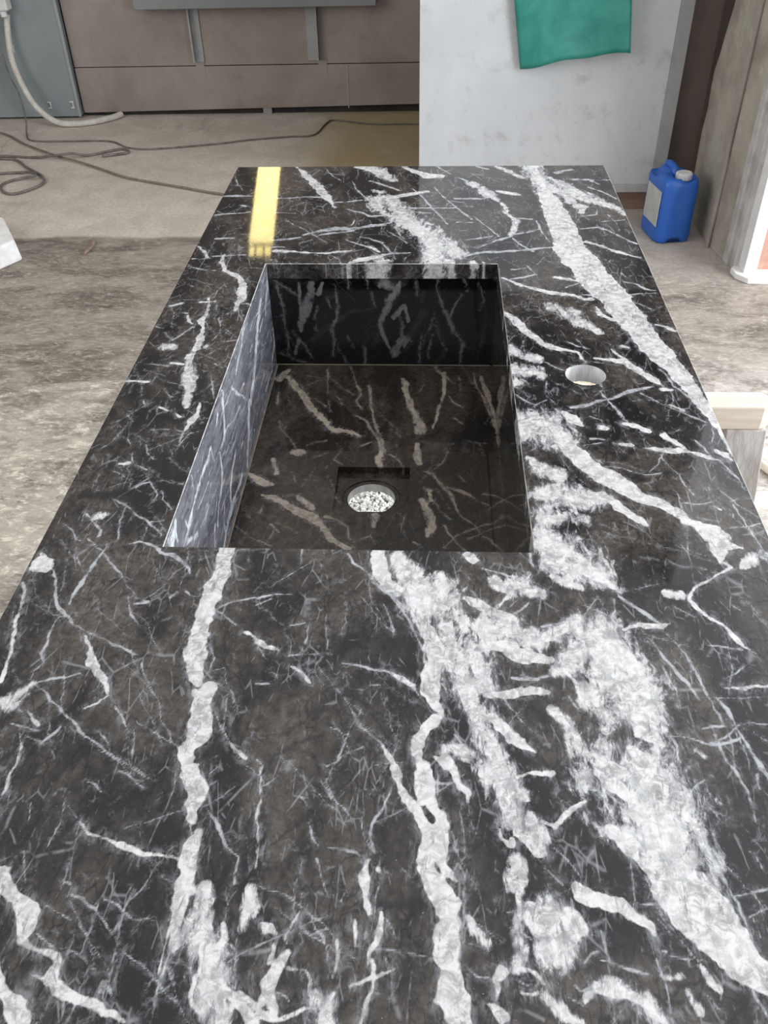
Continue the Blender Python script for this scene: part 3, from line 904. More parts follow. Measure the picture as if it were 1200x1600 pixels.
# ------------------------------------------------------------------ numpy vein fields
def vnoise(x, y, freq, seed):
    rs = np.random.RandomState(seed); T = rs.rand(256, 256)
    X = x * freq + 57.3; Y = y * freq + 31.7
    xi = np.floor(X).astype(int); yi = np.floor(Y).astype(int); fx = X - xi; fy = Y - yi
    fx = fx * fx * (3 - 2 * fx); fy = fy * fy * (3 - 2 * fy)
    g = lambda a, b: T[a % 256, b % 256]
    return (g(xi, yi) * (1 - fx) + g(xi + 1, yi) * fx) * (1 - fy) + (g(xi, yi + 1) * (1 - fx) + g(xi + 1, yi + 1) * fx) * fy - .5
def fields(px, py, face):
    """signed distances (mm, positive inside a vein) at points px, py of one stone face"""
    n = len(px)
    wx = px + .0034 * vnoise(px, py, 40, 1) + .0018 * vnoise(px, py, 130, 2) + .0008 * vnoise(px, py, 330, 7)
    wy = py + .0034 * vnoise(px, py, 40, 3) + .0018 * vnoise(px, py, 130, 4) + .0008 * vnoise(px, py, 330, 8)
    wmod = .95 + 1.1 * vnoise(px, py, 90, 5) + .7 * vnoise(px, py, 260, 6)
    F = {'w': np.full(n, -.03), 'g': np.full(n, -.03), 'k': np.full(n, -.03), 'm': np.zeros(n)}
    # coarse bins so that each segment only looks at nearby points
    order = np.argsort(wy); sy = wy[order]
    items = []
    for ln in VEINS.get(face, '').split('\n'):
        if not ln: continue
        q = np.array(ln[1:].split(), float).reshape(-1, 3) * 1e-4; q[:, 2] *= .5
        if ln[0] == 'g': q[:, 2] *= .5 if face != 'L' else .9
        if ln[0] == 'w': q[:, 2] = np.where(q[:, 2] < .002, q[:, 2] * (.75 if face != 'L' else 1.3), q[:, 2] * .97)
        if ln[0] == 'm' and face in 'BF': q[:, 2] *= .6 if face == 'B' else .75
        items.append((ln[0], q))
    rs = np.random.RandomState(11)                      # untraced hairline fractures along and across the bedding
    for _ in range({'T': 680, 'F': 40, 'B': 12, 'L': 90}.get(face, 30)):
        cx = rs.uniform(px.min(), px.max()); cy = rs.uniform(py.min(), py.max())
        an = math.radians(-72 + rs.randn() * 20) if rs.rand() < .70 else math.radians(rs.uniform(-40, 60))
        if face == 'L': an = math.radians(rs.randn() * 10)
        ln_ = rs.uniform(.012, .075); k = rs.randint(2, 5); P = []
        for i in range(k + 1):
            P.append((cx, cy, rs.uniform(.00005, .00042) * math.sin(math.pi * (i + .25) / (k + .5))))
            an += rs.randn() * .17; cx += math.cos(an) * ln_ / k; cy += math.sin(an) * ln_ / k
        items.append(('g', np.array(P)))
    for t, q in items:
        for a, b in zip(q, q[1:]):
            pad = (1.6 * max(a[2], b[2]) + .008)
            i0 = np.searchsorted(sy, min(a[1], b[1]) - pad); i1 = np.searchsorted(sy, max(a[1], b[1]) + pad)
            idx = order[i0:i1]
            if not len(idx): continue
            X = wx[idx]; idx = idx[(X > min(a[0], b[0]) - pad) & (X < max(a[0], b[0]) + pad)]
            if not len(idx): continue
            X = wx[idx]; Y = wy[idx]; dx, dy = b[0] - a[0], b[1] - a[1]; L = dx * dx + dy * dy + 1e-12
            h = np.clip(((X - a[0]) * dx + (Y - a[1]) * dy) / L, 0, 1)
            d = np.hypot(X - a[0] - h * dx, Y - a[1] - h * dy); w = a[2] + (b[2] - a[2]) * h
            if t == 'm':
                F['m'][idx] = np.maximum(F['m'][idx], np.clip(.98 * (1 - (d / (w * 1.75)) ** 1.5), 0, 1))
            else:
                F[t][idx] = np.maximum(F[t][idx], w * (1 + (wmod[idx] - 1) * np.minimum(1, .0035 / w) if t != 'k' else 1) - d)
    return {'vein_crisp': F['w'] * 1000, 'vein_thin': F['g'] * 1000, 'vein_dark': F['k'] * 1000, 'vein_cloud': F['m']}
def add_fields(me, px, py, face):
    for k, v in fields(px, py, face).items():
        a = me.attributes.new(k, 'FLOAT', 'POINT'); a.data.foreach_set('value', v.astype(np.float32))
def mesh_np(name, V, Q):
    me = bpy.data.meshes.new(name); V = np.asarray(V, np.float32)
    Q = [tuple(q) for q in Q] if not isinstance(Q, np.ndarray) else Q
    if isinstance(Q, np.ndarray):
        me.vertices.add(len(V)); me.vertices.foreach_set('co', V.ravel())
        me.loops.add(Q.size); me.loops.foreach_set('vertex_index', Q.ravel().astype(np.int32))
        me.polygons.add(len(Q)); me.polygons.foreach_set('loop_start', np.arange(0, Q.size, 4, dtype=np.int32))
        me.update(calc_edges=True)
    else: me.from_pydata([tuple(v) for v in V], [], Q); me.update()
    return me
class Sheet:
    """a finely divided flat stone face at height z with rectangular openings and one round hole"""
    def __init__(s): s.V = []; s.Q = []; s.n = 0; s.pale = []
    def add(s, V, Q):
        s.V.append(np.asarray(V, float).reshape(-1, 3)); s.Q.append(np.asarray(Q, int).reshape(-1, 4) + s.n); s.n += len(s.V[-1])
        return s.n - len(s.V[-1])
    def grid(s, xs, ys, z, keep):
        nx, ny = len(xs), len(ys); X, Y = np.meshgrid(xs, ys)
        V = np.stack([X.ravel(), Y.ravel(), np.full(nx * ny, z)], 1)
        i = (np.arange(ny - 1)[:, None] * nx + np.arange(nx - 1)[None, :]).ravel()
        Q = np.stack([i, i + 1, i + nx + 1, i + nx], 1)
        c = (V[Q[:, 0], :2] + V[Q[:, 2], :2]) / 2
        s.add(V, Q[keep(c[:, 0], c[:, 1])])
    def strip(s, A, B):       # quads between two equal closed loops
        n = len(A); i = np.arange(n); j = (i + 1) % n
        s.add(np.vstack([A, B]), np.stack([i, j, j + n, i + n], 1))
    def annulus(s, c, r, x0, x1, y0, y1, z, n=24, rings=8):   # from a square to a circle
        L = []
        for (ax, ay), (bx_, by) in (((x0, y0), (x1, y0)), ((x1, y0), (x1, y1)), ((x1, y1), (x0, y1)), ((x0, y1), (x0, y0))):
            for k in range(n): L.append((ax + (bx_ - ax) * k / n, ay + (by - ay) * k / n))
        L = np.array(L); d = L - c; C = c + d / np.linalg.norm(d, axis=1)[:, None] * r
        prev = None
        for k in range(rings + 1):
            P = L + (C - L) * k / rings; P = np.column_stack([P, np.full(len(P), z)])
            if prev is not None: s.strip(prev, P)
            prev = P
        return prev
    def build(s, name, face, mat, parent, shift=None, fxy=None):
        V = np.vstack(s.V); Q = np.vstack(s.Q)
        px, py = (V[:, 0], V[:, 1]) if fxy is None else fxy(V)
        me = mesh_np(name, V, Q); add_fields(me, px, py, face)
        if s.pale:
            mi = np.zeros(len(Q), np.int32)
            for a, n in s.pale: mi[a:a + n] = 1
            me.polygons.foreach_set('material_index', mi)
        me.update(); o = obj(name, me, mat, parent); return o
def rect_loop(x0, x1, y0, y1, z, xs, ys):
    a = [(x, y0, z) for x in xs if x0 <= x < x1 - 1e-9] + [(x1, y, z) for y in ys if y0 <= y < y1 - 1e-9]
    a += [(x, y1, z) for x in xs[::-1] if x0 + 1e-9 < x <= x1] + [(x0, y, z) for y in ys[::-1] if y0 + 1e-9 < y <= y1]
    return np.array(a)
def expand(L, x0, x1, y0, y1, e, dz):   # push a rectangle loop outwards by e
    P = L.copy(); P[:, 0] += np.where(np.isclose(L[:, 0], x1), e, 0) - np.where(np.isclose(L[:, 0], x0), e, 0)
    P[:, 1] += np.where(np.isclose(L[:, 1], y1), e, 0) - np.where(np.isclose(L[:, 1], y0), e, 0); P[:, 2] += dz
    return P

# ------------------------------------------------------------------ materials
def floor_material():
    M = NM('worn_concrete_floor'); x, y, z = M.sep()
    wv = M.warp(1.3, .5)
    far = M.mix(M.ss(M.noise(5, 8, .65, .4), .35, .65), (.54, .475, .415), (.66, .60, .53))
    yellow_light = M.mth('MULTIPLY', M.ss(M.mth('ADD', x, M.mth('MULTIPLY', M.noise(3, 4), .3)), -.62, -.25), M.ss(y, 3.9, 4.6))  # yellow light on the floor behind the slab, painted in as ochre
    far = M.mix(M.mth('MULTIPLY', yellow_light, .85), far, (.36, .275, .11))
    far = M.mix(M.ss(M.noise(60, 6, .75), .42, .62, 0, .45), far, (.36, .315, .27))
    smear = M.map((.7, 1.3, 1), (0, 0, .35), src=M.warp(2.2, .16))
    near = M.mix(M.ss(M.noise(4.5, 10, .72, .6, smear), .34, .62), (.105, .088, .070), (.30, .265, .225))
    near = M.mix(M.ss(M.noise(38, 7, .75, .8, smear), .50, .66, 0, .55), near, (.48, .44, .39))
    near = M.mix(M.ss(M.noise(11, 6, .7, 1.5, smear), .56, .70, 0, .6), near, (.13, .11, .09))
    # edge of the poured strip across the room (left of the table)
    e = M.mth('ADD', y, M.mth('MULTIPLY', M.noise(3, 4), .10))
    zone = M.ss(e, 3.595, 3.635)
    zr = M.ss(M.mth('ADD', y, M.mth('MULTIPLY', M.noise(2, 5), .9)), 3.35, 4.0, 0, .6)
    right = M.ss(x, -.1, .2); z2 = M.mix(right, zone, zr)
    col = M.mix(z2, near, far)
    # plaster dust trodden into the floor, thickest beside the table
    dn = M.noise(6, 9, .72, 1.1, smear); fine = M.noise(34, 9, .78, .5, M.map((.6, 1.5, 1), (0, 0, .3)))
    dy = M.ss(y, 1.9, 2.9, .15, 0); dy2 = M.ss(y, 1.2, 1.9, -.04, 0)
    d = M.mth('ADD', M.mth('ADD', M.mth('MULTIPLY', dn, .65), M.mth('MULTIPLY', fine, .35)), M.mth('ADD', dy, dy2))
    flake = M.ss(M.noise(26, 10, .82, .4, M.map((.8, 1.3, 1), (0, 0, .5))), .50, .60, .25, 1)
    col = M.mix(M.mth('MULTIPLY', M.ss(d, .565, .64, 0, .95), flake), col, (.68, .635, .55))
    mid = M.mth('MULTIPLY', M.ss(M.noise(55, 8, .8, .5, M.map((.5, 1.6, 1), (0, 0, .6))), .52, .60), M.ss(y, 3.6, 3.2, 0, .45))
    col = M.mix(mid, col, (.56, .51, .44))
    scr = M.mth('MULTIPLY', M.ss(M.vor(3.2, vec=M.map((1, .25, 1), (0, 0, -.6), src=M.warp(3, .15))), 0, .035, 1, 0), M.ss(M.noise(2.2, 3), .5, .62, 0, .2))
    col = M.mix(scr, col, (.13, .11, .09))
    # strong light on the floor right of the table, painted as a paler tone
    rr = M.ss(x, .55, .95); ry = M.ss(y, 2.75, 2.0)
    d2 = M.mth('MULTIPLY', M.mth('MULTIPLY', rr, ry), M.ss(M.noise(14, 8, .72, .8, smear), .38, .6))
    col = M.mix(M.mth('MULTIPLY', d2, .75), col, (.72, .69, .66))
    # fine grit
    col = M.mix(M.ss(M.noise(210, 2, .5), .70, .74, 0, .5), col, (.72, .69, .64))
    col = M.mix(M.ss(M.noise(150, 2, .5), .25, .30, .5, 0), col, (.09, .075, .06))
    return M.set(col, .82, bump=M.noise(45, 8, .7), bstr=.35, bdist=.004)
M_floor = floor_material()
def panel_mat(name, c1, c2, rough=.45, metal=0, dirt=(.2, .19, .18), dstr=.5):
    M = NM(name)
    c = M.mix(M.ss(M.noise(2.2, 6, .6, .4), .3, .7), c1, c2)
    c = M.mix(M.ss(M.noise(9, 8, .72, .4), .52, .74, 0, dstr), c, dirt)
    sc = M.mth('MULTIPLY', M.ss(M.vor(5, vec=M.map((1, 1, .28), src=M.warp(5, .2))), 0, .006, 1, 0), M.ss(M.noise(7, 3), .56, .64))
    c = M.mix(M.mth('MULTIPLY', sc, .5), c, dirt)
    c = M.mix(M.ss(M.noise(80, 3, .6), .68, .74, 0, .35), c, tuple(min(1, q * 1.5) for q in c2))
    return M.set(c, rough, metal, bump=M.noise(30, 4), bstr=.06)
M_white = panel_mat('pale_grey_painted_sheet', (.50, .52, .545), (.58, .60, .62), .5, 0, (.26, .255, .25), .55)
M_rail = panel_mat('grey_steel_frame', (.27, .275, .28), (.36, .37, .37), .45)
M_booth = panel_mat('brown_grey_sheet', (.235, .195, .175), (.33, .285, .26), .5, 0, (.17, .14, .125), .5)
M_cab = panel_mat('blue_grey_enamel', (.215, .25, .26), (.26, .295, .305), .4, 0, (.36, .37, .36), .25)
M_hood = panel_mat('grey_enamel_hood', (.20, .215, .22), (.24, .255, .26), .45)
M_dark = mottled('dark_gap_shade', (.02, .018, .016), (.045, .04, .035), 12, .9)  # near black, shade of the gaps at the floor put into the colour
M_recess = panel_mat('shaded_brown_recess', (.11, .082, .068), (.16, .125, .107), .6, 0, (.16, .13, .11), .4)  # brown recess beside the pier, its shadow put into the dark colour
M_redwood = mottled('brown_timber_skid', (.16, .10, .075), (.23, .155, .12), 9, .75, stretch=(.2, 1, 3))
M_conc = mottled('rough_cast_concrete', (.25, .225, .19), (.40, .37, .315), 5, .9, .6, dust=(.52, .49, .44))
M_conc2 = mottled('smooth_render', (.24, .21, .19), (.34, .305, .28), 4, .85, .4, dust=(.42, .38, .34))
M_jamb = mottled('galvanised_jamb', (.38, .37, .36), (.52, .51, .50), 14, .6)
M_jambw = mottled('white_painted_jamb', (.72, .72, .73), (.84, .84, .85), 8, .55)
M_plaster = mottled('white_plaster', (.70, .69, .68), (.84, .83, .82), 20, .9, .5)
def brick_mat():
    M = NM('pink_brick'); n = M.n.new('ShaderNodeTexBrick')
    n.inputs['Scale'].default_value = 1; n.inputs['Color1'].default_value = (.48, .235, .17, 1); n.inputs['Color2'].default_value = (.54, .29, .215, 1)
    n.inputs['Mortar'].default_value = (.46, .29, .23, 1); n.inputs['Mortar Size'].default_value = .006
    n.inputs['Brick Width'].default_value = .25; n.inputs['Row Height'].default_value = .20
    M.link(M.map(rot=(math.pi / 2, 0, 0)), n.inputs['Vector'])
    c = M.mix(M.ss(M.noise(40, 6, .7), .45, .7, 0, .5), n.outputs[0], (.62, .42, .35))
    return M.set(c, .9, bump=M.noise(120, 4), bstr=.4)
M_brick = brick_mat()
M_wallp = mottled('grimy_plaster_wall', (.20, .17, .15), (.29, .25, .225), 2.5, .9)
M_ceil = mottled('grey_ceiling', (.62, .62, .62), (.70, .70, .70), 1.5, .9)
M_wood = NM('sawn_pine'); _v = M_wood.map((3, 26, 26)); 
M_wood = M_wood.set(M_wood.mix(M_wood.ss(M_wood.noise(1.6, 6, .6, 1.2, _v), .35, .65), (.80, .69, .56), (.93, .86, .75)), .75, bump=M_wood.noise(14, 5, vec=_v), bstr=.3)
M_woodg = NM('weathered_pine'); _v = M_woodg.map((24, 24, 3))
M_woodg = M_woodg.set(M_woodg.mix(M_woodg.ss(M_woodg.noise(1.6, 6, .6, 1.2, _v), .35, .65), (.42, .38, .35), (.62, .59, .56)), .8, bump=M_woodg.noise(14, 5, vec=_v), bstr=.3)
M_blue = NM('blue_polyethylene')
M_blue = M_blue.set(M_blue.mix(M_blue.ss(M_blue.noise(30, 6, .7, .4), .55, .75, 0, .22), (.020, .115, .48), (.30, .40, .55)), .38, bump=M_blue.noise(40, 3), bstr=.05, **{'Subsurface Weight': .04})
M_cap = mottled('white_screw_cap', (.62, .62, .62), (.72, .72, .71), 30, .5)
M_label = mottled('worn_grey_label', (.40, .405, .40), (.52, .52, .51), 16, .6, dust=(.34, .34, .35))
M_green = NM('green_rubber_sheet')
M_green = M_green.set(M_green.mix(M_green.ss(M_green.noise(5, 7, .65, .5), .35, .7), (.012, .19, .155), (.045, .28, .23)), .42, bump=M_green.noise(20, 4), bstr=.08)
M_hose = mottled('dusty_white_conduit', (.50, .48, .43), (.62, .60, .55), 20, .6)
M_cable = mottled('dusty_black_cable', (.10, .09, .08), (.18, .165, .15), 25, .7)
M_cablebr = mottled('dusty_brown_hose', (.15, .115, .095), (.23, .19, .16), 25, .7)
M_steel = mottled('zinc_hardware', (.45, .46, .46), (.6, .6, .6), 30, .4)
M_socket = mottled('white_socket_plastic', (.60, .61, .60), (.7, .7, .69), 20, .45)
M_bluep = mottled('blue_socket_lid', (.03, .06, .30), (.04, .08, .36), 20, .4)
M_cut = mottled('unpolished_cut_stone', (.50, .51, .52), (.72, .73, .74), 45, .75, .3, stretch=(3, 3, .5))
M_seam = mottled('beige_stone_glue', (.20, .165, .125), (.30, .25, .19), 80, .5)
M_arris = mottled('ground_pale_arris', (.20, .20, .20), (.62, .62, .60), 60, .5)
M_dust = mottled('white_stone_dust', (.60, .58, .55), (.86, .85, .82), 60, .9, .5)
M_stick = mottled('brown_splinter', (.20, .13, .10), (.30, .21, .17), 40, .8)
M_glassy = NM('yellow_translucent_pane')
_yc = M_glassy.mix(M_glassy.ss(M_glassy.noise(3, 3), .3, .7), (1, .80, .30), (1, .85, .38))
M_glassy = M_glassy.set(_yc, .4, **{'Emission Color': _yc, 'Emission Strength': YELLOW})
M_pvc = mottled('frame_grey', (.12, .11, .09), (.16, .15, .12), 20, .6)

# ------------------------------------------------------------------ the room
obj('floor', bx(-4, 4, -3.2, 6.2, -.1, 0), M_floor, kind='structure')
obj('ceiling', bx(-4, 4, -3.2, 6.2, 3.5, 3.6), M_ceil, kind='structure')
# leaning yellow-glazed slot high in the back wall
WZ0, WZ1 = 1.40, 2.775
xl = lambda z: -1.078 - .244 * (z - 2.20); xr = lambda z: -.939 - .195 * (z - 2.20)
def xz(bm, P, y0, y1):
    lo = [bm.verts.new((x, y0, z)) for x, z in P]; hi = [bm.verts.new((x, y1, z)) for x, z in P]; n = len(P)
    bm.faces.new(lo); bm.faces.new(hi[::-1])
    for i in range(n): bm.faces.new((lo[i], lo[(i + 1) % n], hi[(i + 1) % n], hi[i]))
bm = bmesh.new(); box(bm, -4, 4, 5.5, 5.65, 0, WZ0); box(bm, -4, 4, 5.5, 5.65, WZ1, 3.5)
xz(bm, [(-4, WZ0), (xl(WZ0), WZ0), (xl(WZ1), WZ1), (-4, WZ1)], 5.5, 5.65); xz(bm, [(xr(WZ0), WZ0), (4, WZ0), (4, WZ1), (xr(WZ1), WZ1)], 5.5, 5.65)
obj('wall_back', bm, M_wallp, kind='structure')
def wall_with_opening(name, x0, x1, ya, yb, oy0, oy1, oz0, oz1):
    bm = bmesh.new()
    for a in ((ya, oy0, 0, 3.5), (oy1, yb, 0, 3.5), (oy0, oy1, 0, oz0), (oy0, oy1, oz1, 3.5)): box(bm, x0, x1, a[0], a[1], a[2], a[3])
    return obj(name, bm, M_wallp, kind='structure')
wall_with_opening('wall_left', -3.75, -3.6, -3, 5.5, -1.2, 2.9, .9, 3.1)
wall_with_opening('wall_right', 3.25, 3.4, -3, 5.5, -.7, 3.1, .3, 3.1)
bm = bmesh.new()
for a in ((-3.6, -2.4, 0, 3.5), (1.4, 3.25, 0, 3.5), (-2.4, 1.4, 3.1, 3.5), (-2.4, 1.4, 0, 1.0)): box(bm, a[0], a[1], -3.15, -3, a[2], a[3])
obj('wall_front', bm, M_wallp, kind='structure')
w = bpy.data.objects.new('window_1', None); COL.objects.link(w); w['kind'] = 'structure'; w.location = (0, 0, 0)
bm = bmesh.new(); xz(bm, [(xl(WZ0), WZ0), (xr(WZ0), WZ0), (xr(WZ1), WZ1), (xl(WZ1), WZ1)], 5.515, 5.525)
obj('window_pane', bm, M_glassy, w)
bm = bmesh.new(); zb = WZ1 - .085
xz(bm, [(xl(zb), zb), (xr(zb), zb), (xr(zb + .02), zb + .02), (xl(zb + .02), zb + .02)], 5.50, 5.514)
for f in (.0, .28, .62, .94):
    X = lambda z: xl(z) + (xr(z) - xl(z)) * f
    xz(bm, [(X(zb), zb), (X(zb) + .010, zb), (X(WZ1) + .010, WZ1), (X(WZ1), WZ1)], 5.502, 5.514)
obj('window_frame', bm, M_pvc, w)

# brick and concrete pier at the right with its jamb
bm = bmesh.new(); random.seed(4)
zs = [0, .15, .32, .42, .5, .56, .62, .70, .80, .9, 1.2, 1.8, 3.5]
off = [0, .004, -.003, .006, .0, .0, .012, .022, .038, .045, .05, .05, .05]
rows = []
for z, o_ in zip(zs, off):
    rows.append([bm.verts.new(p) for p in ((1.126, 3.88 - o_ * 2.2, z), (1.120, 3.70, z), (1.126, 3.47 - .004 * random.random(), z), (1.128, 3.455, z), (1.147, 3.33, z), (1.40, 3.33, z), (1.40, 3.88, z))])
for a, b in zip(rows, rows[1:]):
    for k in range(7): bm.faces.new((a[k], a[(k + 1) % 7], b[(k + 1) % 7], b[k]))
bm.faces.new(rows[0]); bm.faces.new(rows[-1][::-1])
obj('trim_1', bm, M_conc, kind='structure', bevel=.004)
obj('trim_2', tube(catmull([(1.118, 3.462, 0), (1.121, 3.462, .3), (1.117, 3.462, .42), (1.120, 3.462, .8), (1.12, 3.46, 2.2)], 6), .009, 8), M_conc2, kind='structure')
obj('trim_3', bx(1.147, 1.175, 3.285, 3.335, 0, 3.2), M_jamb, kind='structure', bevel=.003)
obj('trim_4', bx(1.160, 1.20, 3.235, 3.285, 0, 3.2), M_jamb, kind='structure', bevel=.003)
obj('trim_5', bx(1.178, 1.225, 3.165, 3.236, .022, 3.2), M_jambw, kind='structure', bevel=.002)
obj('trim_6', bx(1.2251, 3.25, 3.20, 3.45, .02, .80), M_brick, kind='structure')
obj('trim_8', bx(1.2251, 3.25, 3.20, 3.45, .8001, 3.5), M_plaster, kind='structure')
bm = prism([(1.145, 3.215), (1.150, 3.165), (1.185, 3.118), (1.6, 3.10), (1.6, 3.235), (1.16, 3.235)], 0, .022)
obj('trim_7', bm, M_plaster, kind='structure', bevel=.003)

# ------------------------------------------------------------------ machine booth along the back wall
BA = math.atan2(.0374, 1.972)
booth = thing('dust_booth', 'long brown-grey metal booth with grey hood on the back wall, dark gap underneath', 'machine', (-2.05, 5.375, 0), BA)
bm = bmesh.new(); v = box(bm, 0, 3.0, 0, .02, .022, .262)
for q in v:
    if q.co.z < .1: q.co.z += .012 * q.co.x
obj('lower_panel', bm, M_booth, booth, bevel=.002)
bm = bmesh.new(); box(bm, 0, 3.0, .004, .02, .266, 1.30); obj('upper_panel', bm, M_booth, booth, bevel=.002)
bm = bmesh.new(); box(bm, 1.56, 1.566, -.003, 0, .03, .26); obj('panel_joint', bm, M_rail, booth)
obj('gap_shade_strip', bx(0, 3.0, .03, .06, 0, .05), M_dark, booth)  # dark strip added for the shade in the gap under the booth
for x in (1.06, 1.98): obj('foot', bx(x, x + .05, .004, .03, 0, .05), M_rail, booth)
obj('hood', bx(.43, 1.74, -.10, .0, .565, 1.25), M_hood, booth, bevel=.004)
for x0, sgn in ((.70, 1), (1.40, -1)):
    bm = bmesh.new()
    v = [(x0, -.055, .565), (x0 + .012, -.055, .565), (x0 + .012, .003, .565), (x0 + .07 * sgn, .003, .565), (x0, .003, .565)]
    box(bm, x0, x0 + .010, -.045, .003, .29, .565); box(bm, min(x0, x0 + .055 * sgn), max(x0, x0 + .055 * sgn), -.006, .003, .285, .565)
    br = obj('brace', bm, M_rail, booth, bevel=.001)
    obj('gusset', bx(x0, x0 + .05, -.002, .003, .19, .285), M_booth, br)

cab = thing('metal_cabinet', 'blue-grey enamelled metal cabinet side at the far left beside the brown booth', 'cabinet', (-2.06, 5.34, 0), .03)
bm = bmesh.new(); box(bm, -.95, 0, 0, .15, .012, 1.5); obj('body', bm, M_cab, cab, bevel=.003)
obj('edge_strip', bx(-.012, .004, -.006, .0, .012, 1.5), M_rail, cab)
obj('cabinet_gap_shade', bx(-.94, -.01, .03, .14, 0, .012), M_dark, cab)
for cx, cz in ((-.167, .078), (-.035, .078), (-.30, .375)):
    bm = bmesh.new(); box(bm, cx - .012, cx + .012, -.010, 0, cz + .012, cz + .020); box(bm, cx - .012, cx + .012, -.010, 0, cz - .020, cz - .012)
    box(bm, cx + .002, cx + .010, -.012, 0, cz - .014, cz + .014)
    obj('clip', bm, M_steel, cab, bevel=.001)

sock = thing('socket_box', 'white socket box with blue lid on the blue-grey cabinet', 'socket', (-2.335, 5.235, .62))
hs = obj('housing', bx(-.09, .045, 0, .07, -.045, .14), M_socket, sock, bevel=.01)
obj('lid', bx(-.09, .0, -.012, -.0003, -.0, .1), M_bluep, hs, bevel=.005)
obj('gland', tube([Vector((.0, .035, -.045)), Vector((.003, .035, -.075))], .018, 12), M_socket, hs, smooth=False)

# conduit, cables
P = catmull([(-2.332, 5.305, .55), (-2.345, 5.28, .45), (-2.345, 5.25, .34), (-2.315, 5.22, .23), (-2.27, 5.20, .13), (-2.21, 5.19, .06), (-2.13, 5.17, .024), (-2.04, 5.17, .018), (-1.94, 5.21, .018), (-1.86, 5.29, .018), (-1.82, 5.35, .020)], 16)
tag(obj('conduit_hose', tube(P, .0155, 12, .10), M_hose, smooth=False), 'dusty white corrugated conduit curving down from the socket box to the floor', 'hose')
P = catmull([(-2.40, 5.27, .36), (-2.37, 5.22, .27), (-2.32, 5.17, .17), (-2.29, 5.10, .06), (-2.27, 5.02, .008), (-2.198, 4.905, .006), (-2.014, 4.889, .006), (-1.762, 4.884, .006), (-1.625, 4.771, .006), (-1.479, 4.746, .006), (-1.184, 4.817, .006), (-.988, 4.891, .006), (-.785, 4.943, .006), (-.648, 4.974, .006), (-.599, 5.187, .006), (-.55, 5.248, .006), (-.344, 5.169, .006), (-.073, 5.162, .006), (.2, 5.14, .006)], 8)
tag(obj('power_cable', tube(P, .0045, 8), M_cable, smooth=True), 'dark power cable winding across the floor along the back booth', 'cable')
P = catmull([(-2.9, 5.15, .3), (-2.62, 5.05, .06), (-2.40, 5.02, .010), (-2.205, 4.826, .009), (-1.957, 4.618, .012), (-1.827, 4.534, .012), (-1.657, 4.414, .009), (-1.491, 4.289, .009), (-1.206, 4.16, .009), (-.97, 4.055, .009), (-.5, 3.90, .009), (.1, 3.75, .009)], 8)
tag(obj('air_hose', tube(P, .0055, 8), M_cablebr, smooth=True), 'thin brown hose running diagonally over the floor to behind the marble top', 'hose')
P = catmull([(-2.9, 4.75, .008), (-2.50, 4.60, .008), (-2.255, 4.592, .008), (-2.161, 4.57, .008), (-2.058, 4.449, .008), (-1.937, 4.323, .008), (-1.895, 4.23, .008), (-1.92, 4.142, .008), (-1.988, 4.073, .008), (-2.058, 4.117, .008), (-2.09, 4.215, .008), (-2.034, 4.278, .01), (-1.953, 4.285, .022), (-1.99, 4.33, .022), (-2.102, 4.372, .008), (-2.5, 4.30, .008), (-2.9, 4.36, .006), (-2.95, 4.52, .006), (-2.5, 4.625, .010), (-2.259, 4.635, .008), (-2.087, 4.61, .008), (-1.93, 4.575, .030), (-1.87, 4.60, .030), (-1.80, 4.64, .008), (-1.69, 4.72, .008), (-1.641, 4.74, .008), (-1.60, 4.68, .008), (-1.72, 4.62, .010)], 8)
tag(obj('looped_cable', tube(P, .0065, 8), M_cable, smooth=True), 'black cable coiled in a loop on the floor at the far left', 'cable')
# ------------------------------------------------------------------ pale sheet door with green sheet
door = thing('sheet_metal_panel', 'tall pale grey sheet-metal panel standing behind the marble top, green sheet hung on it', 'panel', (0, 3.88, 0))
obj('sheet', bx(-.055, .949, 0, .03, .108, 2.25), M_white, door, bevel=.002)
obj('frame_post', bx(.9492, 1.003, -.004, .035, .075, 2.25), M_rail, door, bevel=.002)
obj('bottom_rail', bx(-.055, .949, -.004, .034, .075, .1075), M_jamb, door, bevel=.002)
obj('skid', bx(-.05, 1.00, .0, .06, 0, .0745), M_redwood, door, bevel=.003)
tag(obj('recess_shade_sheet', bx(1.004, 1.125, 3.925, 3.95, 0, 2.4), M_recess), 'dark brown sheet standing for the shaded recess between the pale panel and the concrete pier', 'board')  # sheet added to carry the painted shade of the recess

bm = bmesh.new(); nx, nz = 30, 30; G = []
for j in range(nz + 1):
    t = j / nz; row = []
    for i in range(nx + 1):
        s_ = i / nx
        zb = .578 + .062 * s_ + .010 * math.sin(s_ * math.pi) - .004 * math.sin(s_ * 12.6)
        z = zb + (1.22 - zb) * t
        xl = .349 - (z - .581) * .17; xr = .771 - max(0, z - .638) * .12 if z < .9 else .771 - .262 * .12
        x = xl + (xr - xl) * s_
        y = 3.855 - .02 * math.sin(s_ * math.pi) * (1 - t * .6) - .03 * (1 - t) * s_ - .012 * math.sin(s_ * 7 + t * 2) * (1 - t)
        row.append(bm.verts.new((x, y, z)))
    G.append(row)
for a, b in zip(G, G[1:]):
    for i in range(nx): bm.faces.new((a[i], a[i + 1], b[i + 1], b[i]))
o = obj('rubber_sheet', bm, M_green, smooth=True); m = o.modifiers.new('thick', 'SOLIDIFY'); m.thickness = .003
tag(o, 'curling green sheet hanging on the pale grey panel', 'sheet')

